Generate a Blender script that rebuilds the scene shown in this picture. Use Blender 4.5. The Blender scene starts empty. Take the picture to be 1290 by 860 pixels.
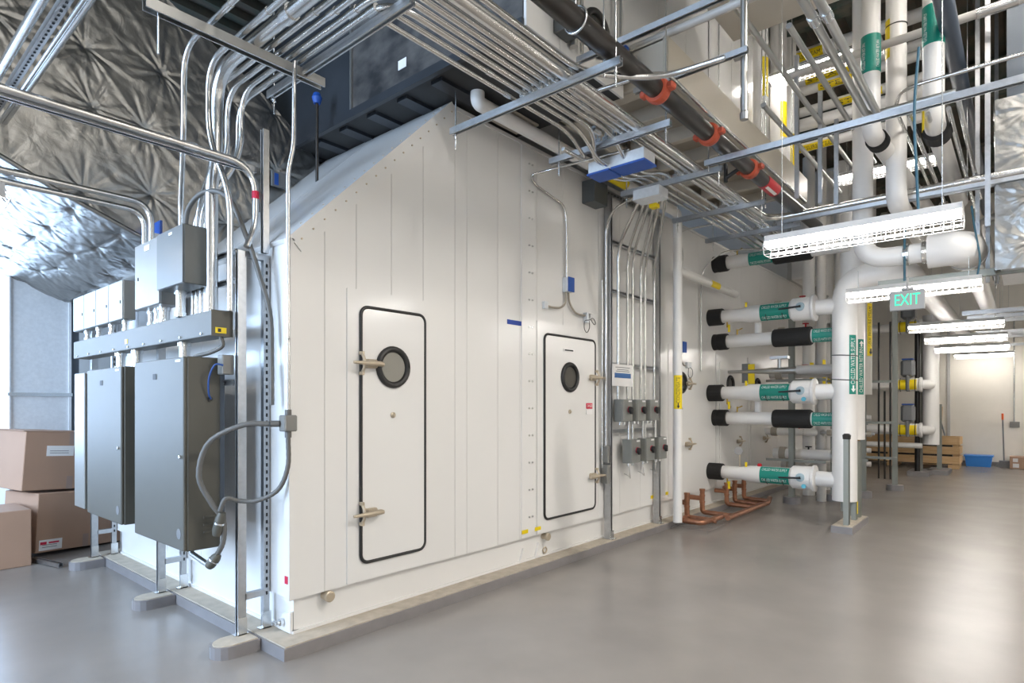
import bpy, bmesh, math, random
from mathutils import Vector, Matrix, noise
random.seed(7)
PI = math.pi
C = bpy.context.scene.collection
sc = bpy.context.scene

# ------------------------------------------------------------------ camera, world, lights, exposure
H = 1.6                                         # eye height
cam = bpy.data.cameras.new('camera'); cam_o = bpy.data.objects.new('camera', cam); C.objects.link(cam_o)
cam.sensor_width = 36.0; cam.lens = 36.0 * 759.0 / 1290.0
cam.shift_y = 80.0 / 1290.0; cam.clip_end = 200; cam.clip_start = 0.05
cam_o.location = (0, 0, H)
cam_o.rotation_euler = (PI / 2, 0, -math.atan2(0.7605, 0.6493))
sc.camera = cam_o

w = bpy.data.worlds.new('world'); sc.world = w; w.use_nodes = True
bg = w.node_tree.nodes['Background']; bg.inputs[0].default_value = (0.55, 0.72, 1.0, 1); bg.inputs[1].default_value = 1.2

def area(name, loc, rot, sx, sy, power, col):
    l = bpy.data.lights.new(name, 'AREA'); l.shape = 'RECTANGLE'; l.size = sx; l.size_y = sy
    l.energy = power; l.color = col
    o = bpy.data.objects.new(name, l); o.location = loc; o.rotation_euler = rot; C.objects.link(o); return o
WARM = (1.0, 0.955, 0.90)
# daylight entering by the windows of the end wall and the side wall on the left
area('window_daylight', (-0.2, 12.25, 2.4), (-PI / 2, 0, 0), 6.0, 3.2, 600, (0.50, 0.70, 1.0))
area('window_daylight', (-5.25, 5.4, 3.7), (0, -PI / 2, 0), 6.2, 5.6, 1350, (0.57, 0.75, 1.0))
# unseen fill lights added high up to brighten the upper walls
for (x, y, z, p) in ((0.8, -1.6, 6.5, 110), (4.4, -3.4, 6.6, 300)):
    area('upper_fill_light', (x, y, z), (0, 0, 0), 0.3, 1.6, p, WARM)

vs = sc.view_settings
vs.view_transform = 'Standard'; vs.look = 'None'; vs.exposure = 0.27; vs.gamma = 1; vs.use_curve_mapping = False

# ------------------------------------------------------------------ materials
def mat(name, col, rough=0.5, metal=0.0, var=0.0, vscale=6.0, bump=0.0, bscale=40.0, rvar=0.0, stretch=None, col2=None, emit=0, coat=0):
    m = bpy.data.materials.new(name); m.use_nodes = True
    nt = m.node_tree; N = nt.nodes; L = nt.links; b = N['Principled BSDF']
    b.inputs['Base Color'].default_value = (*col, 1); b.inputs['Roughness'].default_value = rough; b.inputs['Metallic'].default_value = metal
    if coat: b.inputs['Coat Weight'].default_value = coat; b.inputs['Coat Roughness'].default_value = 0.08
    tc = N.new('ShaderNodeTexCoord'); src = tc.outputs['Object']
    if stretch:
        mp = N.new('ShaderNodeMapping'); mp.inputs['Scale'].default_value = stretch; L.new(src, mp.inputs[0]); src = mp.outputs[0]
    if var > 0 or rvar > 0 or col2:
        n = N.new('ShaderNodeTexNoise'); n.inputs['Scale'].default_value = vscale; n.inputs['Detail'].default_value = 5
        L.new(src, n.inputs['Vector'])
        if var > 0 or col2:
            c2 = col2 or tuple(min(1, c * (1 + var)) for c in col)
            c1 = col if col2 else tuple(c * (1 - var) for c in col)
            f = N.new('ShaderNodeMapRange'); f.inputs['From Min'].default_value = 0.35 if col2 else 0.2; f.inputs['From Max'].default_value = 0.65 if col2 else 0.8
            r = N.new('ShaderNodeMix'); r.data_type = 'RGBA'; L.new(n.outputs[0], f.inputs[0]); L.new(f.outputs[0], r.inputs[0])
            r.inputs[6].default_value = (*c1, 1); r.inputs[7].default_value = (*c2, 1)
            L.new(r.outputs[2], b.inputs['Base Color'])
        if rvar > 0:
            mr = N.new('ShaderNodeMapRange'); mr.inputs['To Min'].default_value = max(0.02, rough - rvar); mr.inputs['To Max'].default_value = rough + rvar
            L.new(n.outputs[0], mr.inputs[0]); L.new(mr.outputs[0], b.inputs['Roughness'])
    if bump > 0:
        n2 = N.new('ShaderNodeTexNoise'); n2.inputs['Scale'].default_value = bscale; n2.inputs['Detail'].default_value = 4
        L.new(src, n2.inputs['Vector'])
        bp = N.new('ShaderNodeBump'); bp.inputs['Strength'].default_value = bump; bp.inputs['Distance'].default_value = 0.01
        L.new(n2.outputs[0], bp.inputs['Height']); L.new(bp.outputs[0], b.inputs['Normal'])
    if emit:
        b.inputs['Emission Color'].default_value = (*col, 1); b.inputs['Emission Strength'].default_value = emit
    return m

M = dict(
 floor=mat('epoxy_floor', (0.258, 0.233, 0.208), 0.26, var=0.12, vscale=1.5),
 curb=mat('grey_painted_curb', (0.225, 0.21, 0.21), 0.45, var=0.08, vscale=9, bump=0.08, bscale=60),
 dust=mat('dusty_concrete', (0.46, 0.40, 0.32), 0.9, var=0.18, vscale=12, bump=0.15, bscale=70),
 wall=mat('cream_painted_wall', (0.86, 0.81, 0.72), 0.5, var=0.02, bump=0.03, bscale=90),
 wallg=mat('grey_painted_wall', (0.55, 0.54, 0.52), 0.7, var=0.05),
 panel=mat('white_enamel_panel', (0.755, 0.745, 0.725), 0.17, var=0.012, vscale=1.2, bump=0.012, bscale=5),
 pipe=mat('white_pipe_jacket', (0.77, 0.75, 0.72), 0.35, var=0.025, vscale=5, bump=0.05, bscale=18),
 pipeg=mat('grey_pipe_jacket', (0.50, 0.48, 0.45), 0.4, var=0.05, bump=0.05, bscale=20),
 emt=mat('galvanised_conduit', (0.66, 0.655, 0.64), 0.27, 1.0, var=0.03, vscale=3),
 rigid=mat('dull_rigid_conduit', (0.50, 0.50, 0.485), 0.36, 1.0, var=0.03, vscale=4),
 strut=mat('galvanised_strut', (0.48, 0.485, 0.49), 0.36, 1.0, var=0.10, vscale=30, rvar=0.05),
 strutg=mat('green_grey_strut', (0.26, 0.27, 0.24), 0.5, 0.2, var=0.06),
 slot=mat('dark_slot', (0.02, 0.02, 0.02), 0.8),
 galv=mat('galvanised_sheet', (0.70, 0.72, 0.74), 0.45, 0.3, var=0.08, vscale=30, rvar=0.05),
 enc=mat('grey_enclosure', (0.085, 0.080, 0.064), 0.5, 0.0, var=0.03, bump=0.02, bscale=200),
 encd=mat('dark_grey_enclosure', (0.085, 0.092, 0.09), 0.38, 0.1, var=0.03),
 encl=mat('light_grey_enclosure', (0.20, 0.198, 0.185), 0.36, 0.0, var=0.03),
 disc=mat('grey_green_switch_box', (0.225, 0.23, 0.215), 0.4, 0.1, var=0.03),
 slate=mat('slate_blue_housing', (0.11, 0.13, 0.155), 0.4, 0.2, var=0.05),
 black=mat('black_rubber', (0.018, 0.017, 0.016), 0.45),
 foam=mat('black_foam_insulation', (0.014, 0.013, 0.012), 0.75, bump=0.1, bscale=60),
 steelp=mat('black_steel_pipe', (0.010, 0.009, 0.008), 0.30, 0.0, var=0.5, vscale=6, col2=(0.022, 0.016, 0.012)),
 green=mat('green_label', (0.003, 0.225, 0.165), 0.4),
 yellow=mat('yellow_label', (0.83, 0.62, 0.0), 0.45),
 red=mat('red_label', (0.45, 0.012, 0.02), 0.45),
 orange=mat('orange_red_coupling', (0.42, 0.065, 0.025), 0.5),
 blue=mat('blue_cover_plate', (0.015, 0.08, 0.36), 0.45),
 bluec=mat('blue_cable', (0.02, 0.07, 0.25), 0.5),
 teal=mat('teal_cable', (0.03, 0.10, 0.14), 0.5),
 pvc=mat('blue_grey_pipe', (0.06, 0.08, 0.115), 0.35, var=0.06),
 tub=mat('blue_plastic', (0.01, 0.19, 0.62), 0.35),
 palebl=mat('pale_grey_blue', (0.36, 0.47, 0.52), 0.6),
 lblue=mat('light_blue_plastic', (0.10, 0.42, 0.55), 0.5),
 copper=mat('aged_copper', (0.36, 0.17, 0.10), 0.42, 0.85, var=0.35, vscale=9),
 brass=mat('tan_bronze', (0.52, 0.44, 0.33), 0.42, 0.55, var=0.08),
 brassy=mat('yellow_brass', (0.5, 0.34, 0.07), 0.4, 0.6),
 card=mat('brown_cardboard', (0.40, 0.255, 0.175), 0.8, var=0.05, vscale=3, bump=0.04, bscale=60),
 tape=mat('clear_tape', (0.32, 0.23, 0.19), 0.3),
 paper=mat('white_paper', (0.78, 0.77, 0.76), 0.6),
 ink=mat('black_ink', (0.02, 0.02, 0.02), 0.6),
 whitei=mat('white_ink', (0.85, 0.85, 0.82), 0.5),
 redi=mat('red_ink', (0.6, 0.02, 0.06), 0.6),
 wood=mat('pine_boards', (0.56, 0.35, 0.16), 0.65, col2=(0.66, 0.45, 0.24), vscale=4, stretch=(4, 0.6, 8), bump=0.06, bscale=10),
 cream=mat('cream_painted_steel', (0.52, 0.475, 0.40), 0.4, var=0.03, vscale=3),
 taupe=mat('taupe_painted_panel', (0.36, 0.32, 0.26), 0.45, var=0.04, vscale=2),
 ddark=mat('unlit_duct_sheet', (0.035, 0.04, 0.048), 0.4, 0.3, var=0.35, vscale=2.0),  # darkness of the unlit end face is put into the colour
 dsmudge=mat('smudged_duct_sheet', (0.030, 0.031, 0.034), 0.42, 0.3, col2=(0.13, 0.122, 0.115), vscale=3.2, stretch=(1, 1, 1.8)),  # smudges, over the same unlit darkness put into the colour
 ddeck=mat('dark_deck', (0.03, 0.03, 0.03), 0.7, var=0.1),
 deck=mat('brown_fireproofed_deck', (0.12, 0.09, 0.065), 0.9, col2=(0.07, 0.08, 0.06), vscale=3, bump=0.4, bscale=30),
 proof=mat('mottled_fireproofing', (0.15, 0.13, 0.10), 0.95, col2=(0.06, 0.085, 0.065), vscale=5, bump=0.5, bscale=25),
 glass=mat('dark_port_glass', (0.06, 0.058, 0.05), 0.05, 0.0, coat=0.5),
 glassl=mat('lit_port_glass', (0.25, 0.24, 0.21), 0.08, 0.0, coat=0.5),  # paler copy of the port glass, its light put into the colour
 lamp=mat('white_tube_glow', (1.0, 0.965, 0.92), 0.5, emit=36.0),
 house=mat('white_fixture_enamel', (0.50, 0.49, 0.475), 0.4),
 wire=mat('white_wire', (0.6, 0.58, 0.57), 0.4),
 exitg=mat('green_lit_letters', (0.03, 0.80, 0.33), 0.5, emit=0.9),
 exitb=mat('grey_sign_body', (0.30, 0.29, 0.275), 0.45),
 flex=mat('grey_flexible_conduit', (0.115, 0.11, 0.10), 0.5),
 zinc=mat('bright_zinc', (0.72, 0.73, 0.73), 0.25, 1.0),
 gry=mat('mid_grey_plastic', (0.17, 0.175, 0.18), 0.45, var=0.05),
 brush=mat('grey_bristles', (0.20, 0.195, 0.19), 0.9, var=0.3, vscale=60),
 org=mat('orange_grip', (0.75, 0.12, 0.02), 0.5),
 ruby=mat('red_knob', (0.5, 0.01, 0.02), 0.35),
)
# crinkled foil and window glass need their own networks
def foil_mat():
    m = mat('crinkled_foil', (0.32, 0.315, 0.30), 0.36, 1.0)
    nt = m.node_tree; N = nt.nodes; L = nt.links; b = N['Principled BSDF']
    tc = N.new('ShaderNodeTexCoord')
    n = N.new('ShaderNodeTexNoise'); n.inputs['Scale'].default_value = 7; n.inputs['Detail'].default_value = 8; n.inputs['Distortion'].default_value = 1.2
    v = N.new('ShaderNodeTexVoronoi'); v.inputs['Scale'].default_value = 9; v.feature = 'DISTANCE_TO_EDGE'
    mx = N.new('ShaderNodeMath'); mx.operation = 'ADD'
    ml = N.new('ShaderNodeMath'); ml.operation = 'MULTIPLY'; ml.inputs[1].default_value = 0.35
    L.new(tc.outputs['Object'], n.inputs['Vector']); L.new(tc.outputs['Object'], v.inputs['Vector'])
    L.new(v.outputs['Distance'], ml.inputs[0]); L.new(n.outputs[0], mx.inputs[0]); L.new(ml.outputs[0], mx.inputs[1])
    bp = N.new('ShaderNodeBump'); bp.inputs['Strength'].default_value = 0.3; bp.inputs['Distance'].default_value = 0.02
    L.new(mx.outputs[0], bp.inputs['Height']); L.new(bp.outputs[0], b.inputs['Normal'])
    return m
M['foil'] = foil_mat()
def pane_mat():
    m = bpy.data.materials.new('window_pane'); m.use_nodes = True; nt = m.node_tree; N = nt.nodes; L = nt.links
    t = N.new('ShaderNodeBsdfTransparent'); g = N.new('ShaderNodeBsdfGlossy'); g.inputs['Roughness'].default_value = 0.03
    x = N.new('ShaderNodeMixShader'); x.inputs[0].default_value = 0.08
    L.new(t.outputs[0], x.inputs[1]); L.new(g.outputs[0], x.inputs[2]); L.new(x.outputs[0], N['Material Output'].inputs['Surface'])
    return m
M['pane'] = pane_mat()

# ------------------------------------------------------------------ mesh helpers (all in world metres)
V = Vector
class MB:
    def __init__(s): s.v = []; s.f = []; s.sm = []
    def add(s, vs_, fs, smooth=False):
        o = len(s.v); s.v += [tuple(p) for p in vs_]
        for f in fs: s.f.append(tuple(i + o for i in f)); s.sm.append(smooth)
        return s
    def box(s, x0, x1, y0, y1, z0, z1):
        x0, x1 = sorted((x0, x1)); y0, y1 = sorted((y0, y1)); z0, z1 = sorted((z0, z1))
        p = [(x, y, z) for z in (z0, z1) for y in (y0, y1) for x in (x0, x1)]
        return s.add(p, [(0, 2, 3, 1), (4, 5, 7, 6), (0, 1, 5, 4), (2, 6, 7, 3), (0, 4, 6, 2), (1, 3, 7, 5)])
    def bbox(s, x0, x1, y0, y1, z0, z1, b=0.01):        # box with bevelled edges
        x0, x1 = sorted((x0, x1)); y0, y1 = sorted((y0, y1)); z0, z1 = sorted((z0, z1))
        bm = bmesh.new(); bmesh.ops.create_cube(bm, size=1)
        for q in bm.verts: q.co = ((x0 + x1) / 2 + q.co.x * (x1 - x0), (y0 + y1) / 2 + q.co.y * (y1 - y0), (z0 + z1) / 2 + q.co.z * (z1 - z0))
        bmesh.ops.bevel(bm, geom=bm.edges[:], offset=min(b, 0.45 * min(x1 - x0, y1 - y0, z1 - z0)), segments=1, affect='EDGES')
        bm.verts.index_update()
        s.add([q.co[:] for q in bm.verts], [[q.index for q in f.verts] for f in bm.faces]); bm.free(); return s
    def prism(s, poly, axis, a0, a1):                   # polygon in the two other axes, extruded along axis
        n = len(poly)
        def pt(p, a): return (a, p[0], p[1]) if axis == 'x' else (p[0], a, p[1]) if axis == 'y' else (p[0], p[1], a)
        vs_ = [pt(p, a0) for p in poly] + [pt(p, a1) for p in poly]
        fs = [tuple(range(n))[::-1], tuple(range(n, 2 * n))] + [(i, (i + 1) % n, n + (i + 1) % n, n + i) for i in range(n)]
        return s.add(vs_, fs)
    def ring(s, path, rads, n=12, caps=True, smooth=True):
        path = [V(p) for p in path]; k = len(path)
        if not hasattr(rads, '__len__'): rads = [rads] * k
        vs_ = []; up = None
        for i, p in enumerate(path):
            t = (path[min(i + 1, k - 1)] - path[max(i - 1, 0)]).normalized()
            if up is None: up = V((0, 0, 1)) if abs(t.z) < 0.9 else V((1, 0, 0))
            e1 = up - t * up.dot(t)
            if e1.length < 1e-4: e1 = V((1, 0, 0)) - t * t.x
            e1.normalize(); up = e1; e2 = t.cross(e1)
            for j in range(n):
                a = 2 * PI * j / n; vs_.append(p + (e1 * math.cos(a) + e2 * math.sin(a)) * rads[i])
        fs = [(i * n + j, i * n + (j + 1) % n, (i + 1) * n + (j + 1) % n, (i + 1) * n + j) for i in range(k - 1) for j in range(n)]
        s.add(vs_, fs, smooth)
        if caps:
            s.add([vs_[j] for j in range(n)], [tuple(range(n))[::-1]]); s.add([vs_[(k - 1) * n + j] for j in range(n)], [tuple(range(n))])
        return s
    def tube(s, pts, r, bend=0.12, n=10, seg=6, caps=True):   # polyline with filleted corners
        return s.ring(fillet(pts, bend, seg), r, n, caps)
    def cyl(s, a, b, r, n=16, r2=None): return s.ring([a, b], [r, r if r2 is None else r2], n)
    def lathe(s, base, axis, prof, n=24):               # prof: (distance along axis, radius)
        base = V(base); axis = V(axis).normalized(); up = V((0, 0, 1)) if abs(axis.z) < 0.9 else V((1, 0, 0))
        e1 = (up - axis * up.dot(axis)).normalized(); e2 = axis.cross(e1)
        vs_ = [base + axis * h + (e1 * math.cos(2 * PI * j / n) + e2 * math.sin(2 * PI * j / n)) * r for h, r in prof for j in range(n)]
        k = len(prof)
        fs = [(i * n + j, i * n + (j + 1) % n, (i + 1) * n + (j + 1) % n, (i + 1) * n + j) for i in range(k - 1) for j in range(n)]
        s.add(vs_, fs)
        s.add([vs_[j] for j in range(n)], [tuple(range(n))[::-1]]); s.add([vs_[(k - 1) * n + j] for j in range(n)], [tuple(range(n))])
        return s
    def strut(s, a, b, open_dir=(0, 0, -1), w_=0.041, h=0.041):     # C-channel with lips, open side towards open_dir
        a = V(a); b = V(b); t = (b - a).normalized(); o = V(open_dir); o = (o - t * o.dot(t)).normalized(); e = t.cross(o)
        th = 0.005; lip = 0.010; hw = w_ / 2
        pr = [(-hw, -h / 2), (hw, -h / 2), (hw, h / 2), (hw - lip, h / 2), (hw - lip, h / 2 - 0.007), (hw - th, h / 2 - 0.007), (hw - th, -h / 2 + th),
              (-hw + th, -h / 2 + th), (-hw + th, h / 2 - 0.007), (-hw + lip, h / 2 - 0.007), (-hw + lip, h / 2), (-hw, h / 2)]
        n = len(pr); vs_ = [q + e * x + o * y for q in (a, b) for x, y in pr]
        fs = [(i, (i + 1) % n, n + (i + 1) % n, n + i) for i in range(n)] + [tuple(range(n))[::-1], tuple(range(n, 2 * n))]
        return s.add(vs_, fs)
    def sector(s, c, axis, r, l0, l1, n0, half, n=12, th=0.003):     # curved label on a pipe, centred on direction n0
        c = V(c); A = V(axis).normalized(); e1 = V(n0); e1 = (e1 - A * e1.dot(A)).normalized(); e2 = A.cross(e1)
        vs_ = []
        for i in range(n + 1):
            a = -half + 2 * half * i / n; d = e1 * math.cos(a) + e2 * math.sin(a)
            vs_ += [c + A * l0 + d * (r + th), c + A * l1 + d * (r + th), c + A * l1 + d * r, c + A * l0 + d * r]
        fs = []
        for i in range(n):
            for j in range(4): fs.append((4 * i + j, 4 * i + (j + 1) % 4, 4 * i + 4 + (j + 1) % 4, 4 * i + 4 + j))
        fs += [(0, 1, 2, 3), (4 * n + 3, 4 * n + 2, 4 * n + 1, 4 * n)]
        return s.add(vs_, fs)
    def build(s, name, m, parent=None):
        me = bpy.data.meshes.new(name); me.from_pydata(s.v, [], s.f); me.materials.append(M[m] if isinstance(m, str) else m)
        me.polygons.foreach_set('use_smooth', s.sm)
        bm = bmesh.new(); bm.from_mesh(me); bmesh.ops.recalc_face_normals(bm, faces=bm.faces[:]); bm.to_mesh(me); bm.free()
        o = bpy.data.objects.new(name, me); C.objects.link(o)
        if parent:
            o.parent = parent; o.location = -worldloc(parent)
        return o
def worldloc(o):
    p = V((0, 0, 0))
    while o: p += o.location; o = o.parent
    return p
def fillet(pts, bend, seg=6):
    pts = [V(p) for p in pts]; out = [pts[0]]
    for i in range(1, len(pts) - 1):
        a = pts[i - 1] - pts[i]; b = pts[i + 1] - pts[i]; d = min(bend, a.length * 0.48, b.length * 0.48)
        p0 = pts[i] + a.normalized() * d; p1 = pts[i] + b.normalized() * d
        for k in range(seg + 1):
            t = k / seg; out.append(p0 * (1 - t) ** 2 + pts[i] * 2 * t * (1 - t) + p1 * t * t)
    out.append(pts[-1]); return out
def spline(pts, n=8):                                   # Catmull-Rom through points
    P = [V(p) for p in pts]; P = [2 * P[0] - P[1]] + P + [2 * P[-1] - P[-2]]; out = []
    for i in range(1, len(P) - 2):
        for k in range(n):
            t = k / n
            out.append(0.5 * ((2 * P[i]) + (P[i + 1] - P[i - 1]) * t + (2 * P[i - 1] - 5 * P[i] + 4 * P[i + 1] - P[i + 2]) * t * t + (3 * P[i] - P[i - 1] - 3 * P[i + 1] + P[i + 2]) * t ** 3))
    out.append(P[-2]); return out
def tag(o, label, cat, group=None):
    o['label'] = label; o['category'] = cat
    if group: o['group'] = group
    return o
def thing(name, label, cat, loc=(0, 0, 0), group=None):
    o = bpy.data.objects.new(name, None); C.objects.link(o); o.location = loc; o.empty_display_size = 0.1
    return tag(o, label, cat, group)
def struct(name, mb, m, parent=None):
    o = mb.build(name, m, parent)
    if not parent: o['kind'] = 'structure'
    return o
def one(name, mb, m, label, cat, group=None): return tag(mb.build(name, m), label, cat, group)
def copy_tree(o, parent=None):
    c = o.copy(); C.objects.link(c)
    if parent: c.parent = parent
    for ch in list(o.children): copy_tree(ch, c)
    return c
# lettering -------------------------------------------------------------------
TX = {}
def text_mesh(s_):
    if s_ not in TX:
        cu = bpy.data.curves.new('lettering', 'FONT'); cu.body = s_; cu.size = 1; cu.align_x = 'CENTER'; cu.align_y = 'CENTER'; cu.resolution_u = 2
        o = bpy.data.objects.new('lettering', cu); C.objects.link(o)
        dg = bpy.context.evaluated_depsgraph_get(); me = o.evaluated_get(dg).to_mesh()
        TX[s_] = ([v.co.copy() for v in me.vertices], [tuple(p.vertices) for p in me.polygons])
        o.evaluated_get(dg).to_mesh_clear(); bpy.data.objects.remove(o); bpy.data.curves.remove(cu)
    return TX[s_]
def lettering(parent, s_, c, xd, yd, size, m, width=None, name='lettering'):
    vs_, fs = text_mesh(s_); c = V(c); xd = V(xd).normalized(); yd = V(yd).normalized(); nn = xd.cross(yd) * 0.0025
    wx = max(v.x for v in vs_) - min(v.x for v in vs_); k = (width / wx if width else size)
    mb = MB(); mb.add([c + xd * v.x * k + yd * v.y * size + nn for v in vs_], fs)
    me = mb.build(name, m, parent); return me
def pipe_lettering(parent, s_, c, axis, r, n0, ang, xsign, size, width, m):
    vs_, fs = text_mesh(s_); c = V(c); A = V(axis).normalized(); e1 = V(n0); e1 = (e1 - A * e1.dot(A)).normalized(); e2 = A.cross(e1)
    wx = max(v.x for v in vs_) - min(v.x for v in vs_); k = width / wx; out = []
    for v in vs_:
        a = ang - xsign * v.y * size / r; d = e1 * math.cos(a) + e2 * math.sin(a)
        out.append(c + A * (v.x * k * xsign) + d * (r + 0.0055))
    mb = MB(); mb.add(out, fs); return mb.build('lettering', m, parent)
def arrow(parent, c, xd, yd, L, W, m):
    c = V(c); x = V(xd).normalized(); y = V(yd).normalized(); n = x.cross(y) * 0.003
    pts = [(-.5, -.18), (0, -.18), (0, -.5), (.5, 0), (0, .5), (0, .18), (-.5, .18)]
    return MB().add([c + x * a * L + y * b * W + n for a, b in pts], [(0, 1, 5, 6), (2, 3, 4)] ).build('arrow', m, parent)

# ------------------------------------------------------------------ room shell
XB = 20.35
b = MB(); b.box(-6, XB + 1, -5, 13, -0.2, 0); struct('floor', b, 'floor')
b = MB(); b.box(XB, XB + 0.2, -5, 13, 0, 7.3); struct('wall_back', b, 'wall')
b = MB(); b.box(-6, XB, -5, -4.8, 0, 7.3); struct('wall_right', b, 'wall')
b = MB()
for (y0, y1, z0, z1) in ((-5, 2.6, 0, 7.3), (8.2, 13, 0, 7.3), (2.6, 8.2, 0, .6), (2.6, 8.2, 6.9, 7.3)): b.box(-5.2, -5, y0, y1, z0, z1)
struct('wall_front', b, 'wallg')
b = MB()
for (x0, x1, z0, z1) in ((-5, -3.2, 0, 7.3), (2.8, XB, 0, 7.3), (-3.2, 2.8, 0, 0.8), (-3.2, 2.8, 4.0, 7.3)): b.box(x0, x1, 12, 12.2, z0, z1)
struct('wall_left', b, 'wallg')
for i, (ax, a0, a1, z0, z1) in enumerate((('x', -3.2, 2.8, 0.8, 4.0), ('y', 2.6, 8.2, .6, 6.9))):
    fr = MB(); pn = MB(); k = 4
    for j in range(k + 1):
        c = a0 + (a1 - a0) * j / k
        fr.box(c - .04, c + .04, 12.02, 12.14, z0, z1) if ax == 'x' else fr.box(-5.14, -5.02, c - .04, c + .04, z0, z1)
    for z in (z0, (z0 + z1) / 2, z1):
        fr.box(a0, a1, 12.03, 12.13, z - .04, z + .04) if ax == 'x' else fr.box(-5.13, -5.03, a0, a1, z - .04, z + .04)
    pn.box(a0, a1, 12.075, 12.085, z0, z1) if ax == 'x' else pn.box(-5.085, -5.075, a0, a1, z0, z1)
    wd = struct('window_%d' % (i + 1), fr, 'encd'); pn.build('pane', 'pane', wd)
# ribbed deck overhead, ribs along x
b = MB(); pts = []; y = -5.0
while y < 13:
    pts += [(y, 7.2), (y + .17, 7.2), (y + .21, 7.11), (y + .31, 7.11)]; y += .35
pts = [(p[0], p[1]) for p in pts]
b.prism(pts + [(13, 7.4), (-5, 7.4)], 'x', -6, XB); struct('ceiling', b, 'deck')
for k, (x, w_) in enumerate(((8.6, .26), (12.4, .3), (16.2, .3))):
    b = MB(); b.box(x - w_ / 2, x + w_ / 2, -5, 13, 6.62, 6.66); b.box(x - .04, x + .04, -5, 13, 6.66, 7.1); b.box(x - w_ / 2, x + w_ / 2, -5, 13, 7.07, 7.105)
    struct('trim_%d' % (k + 1), b, 'proof')
b = MB(); b.box(XB - .015, XB, -4.8, 12, 0, .1); struct('baseboard_back', b, 'curb')
for k, y in enumerate((1.62, 0.02, -1.3)):
    b = MB(); b.box(XB - .03, XB, y - .035, y + .035, 0.1, 4.2); struct('trim_%d' % (k + 4), b, 'wallg' if k == 0 else 'wall')

# ------------------------------------------------------------------ concrete curb and pedestals
def curb(name, poly, z1, label, loc):
    t = thing(name, label, 'curb', loc)
    MB().prism(poly, 'z', 0, z1 - 0.008).build('curb_face', 'curb', t)
    cx = sum(p[0] for p in poly) / len(poly); cy = sum(p[1] for p in poly) / len(poly)
    k = 0.012
    ins = [(p[0] + (k if p[0] < cx else -k), p[1] + (k if p[1] < cy else -k)) for p in poly]
    MB().prism(ins, 'z', z1 - 0.008, z1).build('curb_top', 'dust', t)
    return t
curb('equipment_curb', [(1.93, 3.51), (14.2, 3.51), (14.2, 7.3), (1.93, 7.3)], .085, 'long grey concrete curb under the white air handling unit', (8, 5.4, 0))
def pedestal(y, label, nub=True):
    poly = [(1.925, y - .1), (1.925, y + .1)] + [(1.76 - .11 * math.sin(a), y + .1 * math.cos(a)) for a in [PI * i / 8 for i in range(9)]]
    return curb('post_pedestal', poly, .085, label, (1.82, y, 0))
pedestal(3.90, 'rounded concrete pedestal nearest the camera at the curb corner')
pedestal(5.30, 'middle rounded concrete pedestal in front of the grey cabinets')
pedestal(7.05, 'farthest rounded concrete pedestal beside the leaning cardboard box')

# ------------------------------------------------------------------ air handling unit, lower
YW = 3.66
ahu = thing('air_handling_unit', 'long white panelled air handling unit with porthole doors and sloped shoulder', 'air handler', (8, 5.4, .085))
prof = [(2.09, .33), (14.0, .33), (14.0, 4.09), (3.53, 4.09), (2.09, 2.67)]
MB().prism(prof, 'y', 3.70, 7.12).build('core', 'panel', ahu)
# base rail, set back, with a foot flange
MB().box(2.10, 14.0, 3.70, 7.1, .095, .33).box(2.09, 14.0, 3.685, 3.72, .085, .105).box(2.085, 2.13, 3.69, 7.1, .085, .105).build('base_rail', 'panel', ahu)
MB().prism([(3.70, .09), (3.86, .09), (3.80, .20), (3.70, .23)], 'x', 2.075, 2.095).build('lifting_lug', 'panel', ahu)
MB().cyl((2.07, 3.79, .15), (2.05, 3.79, .15), .024, 14).cyl((2.05, 3.79, .15), (2.03, 3.79, .15), .014, 8).build('lug_bolt', 'zinc', ahu)
def zt(x): return min(4.10, 2.68 + max(0, x - 2.065) * (4.11 - 2.68) / (3.52 - 2.065))
seams = [2.065, 2.308, 2.565, 2.879, 3.195, 3.546, 3.688, 4.087, 4.40, 4.66, 5.10, 5.78, 6.25, 6.75, 7.10, 7.62, 8.5, 9.2, 10.2, 11.2, 12.2, 13.1, 14.0]
for a, c in zip(seams, seams[1:]):
    a2 = a + .0018; c2 = c - .0018
    poly = [(a2, .322), (c2, .322), (c2, zt(c2))] + ([(3.52, 4.10)] if a2 < 3.52 < c2 else []) + [(a2, zt(a2))]
    MB().prism(poly, 'y', YW, 3.702).build('wall_panel', 'panel', ahu)
# end wall panels facing the electrical rack
ys = [3.66, 4.35, 5.05, 5.75, 6.45, 7.12]
for a, c in zip(ys, ys[1:]): MB().box(2.062, 2.092, a + .002, c - .002, .325, 2.68).build('end_panel', 'panel', ahu)
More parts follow.
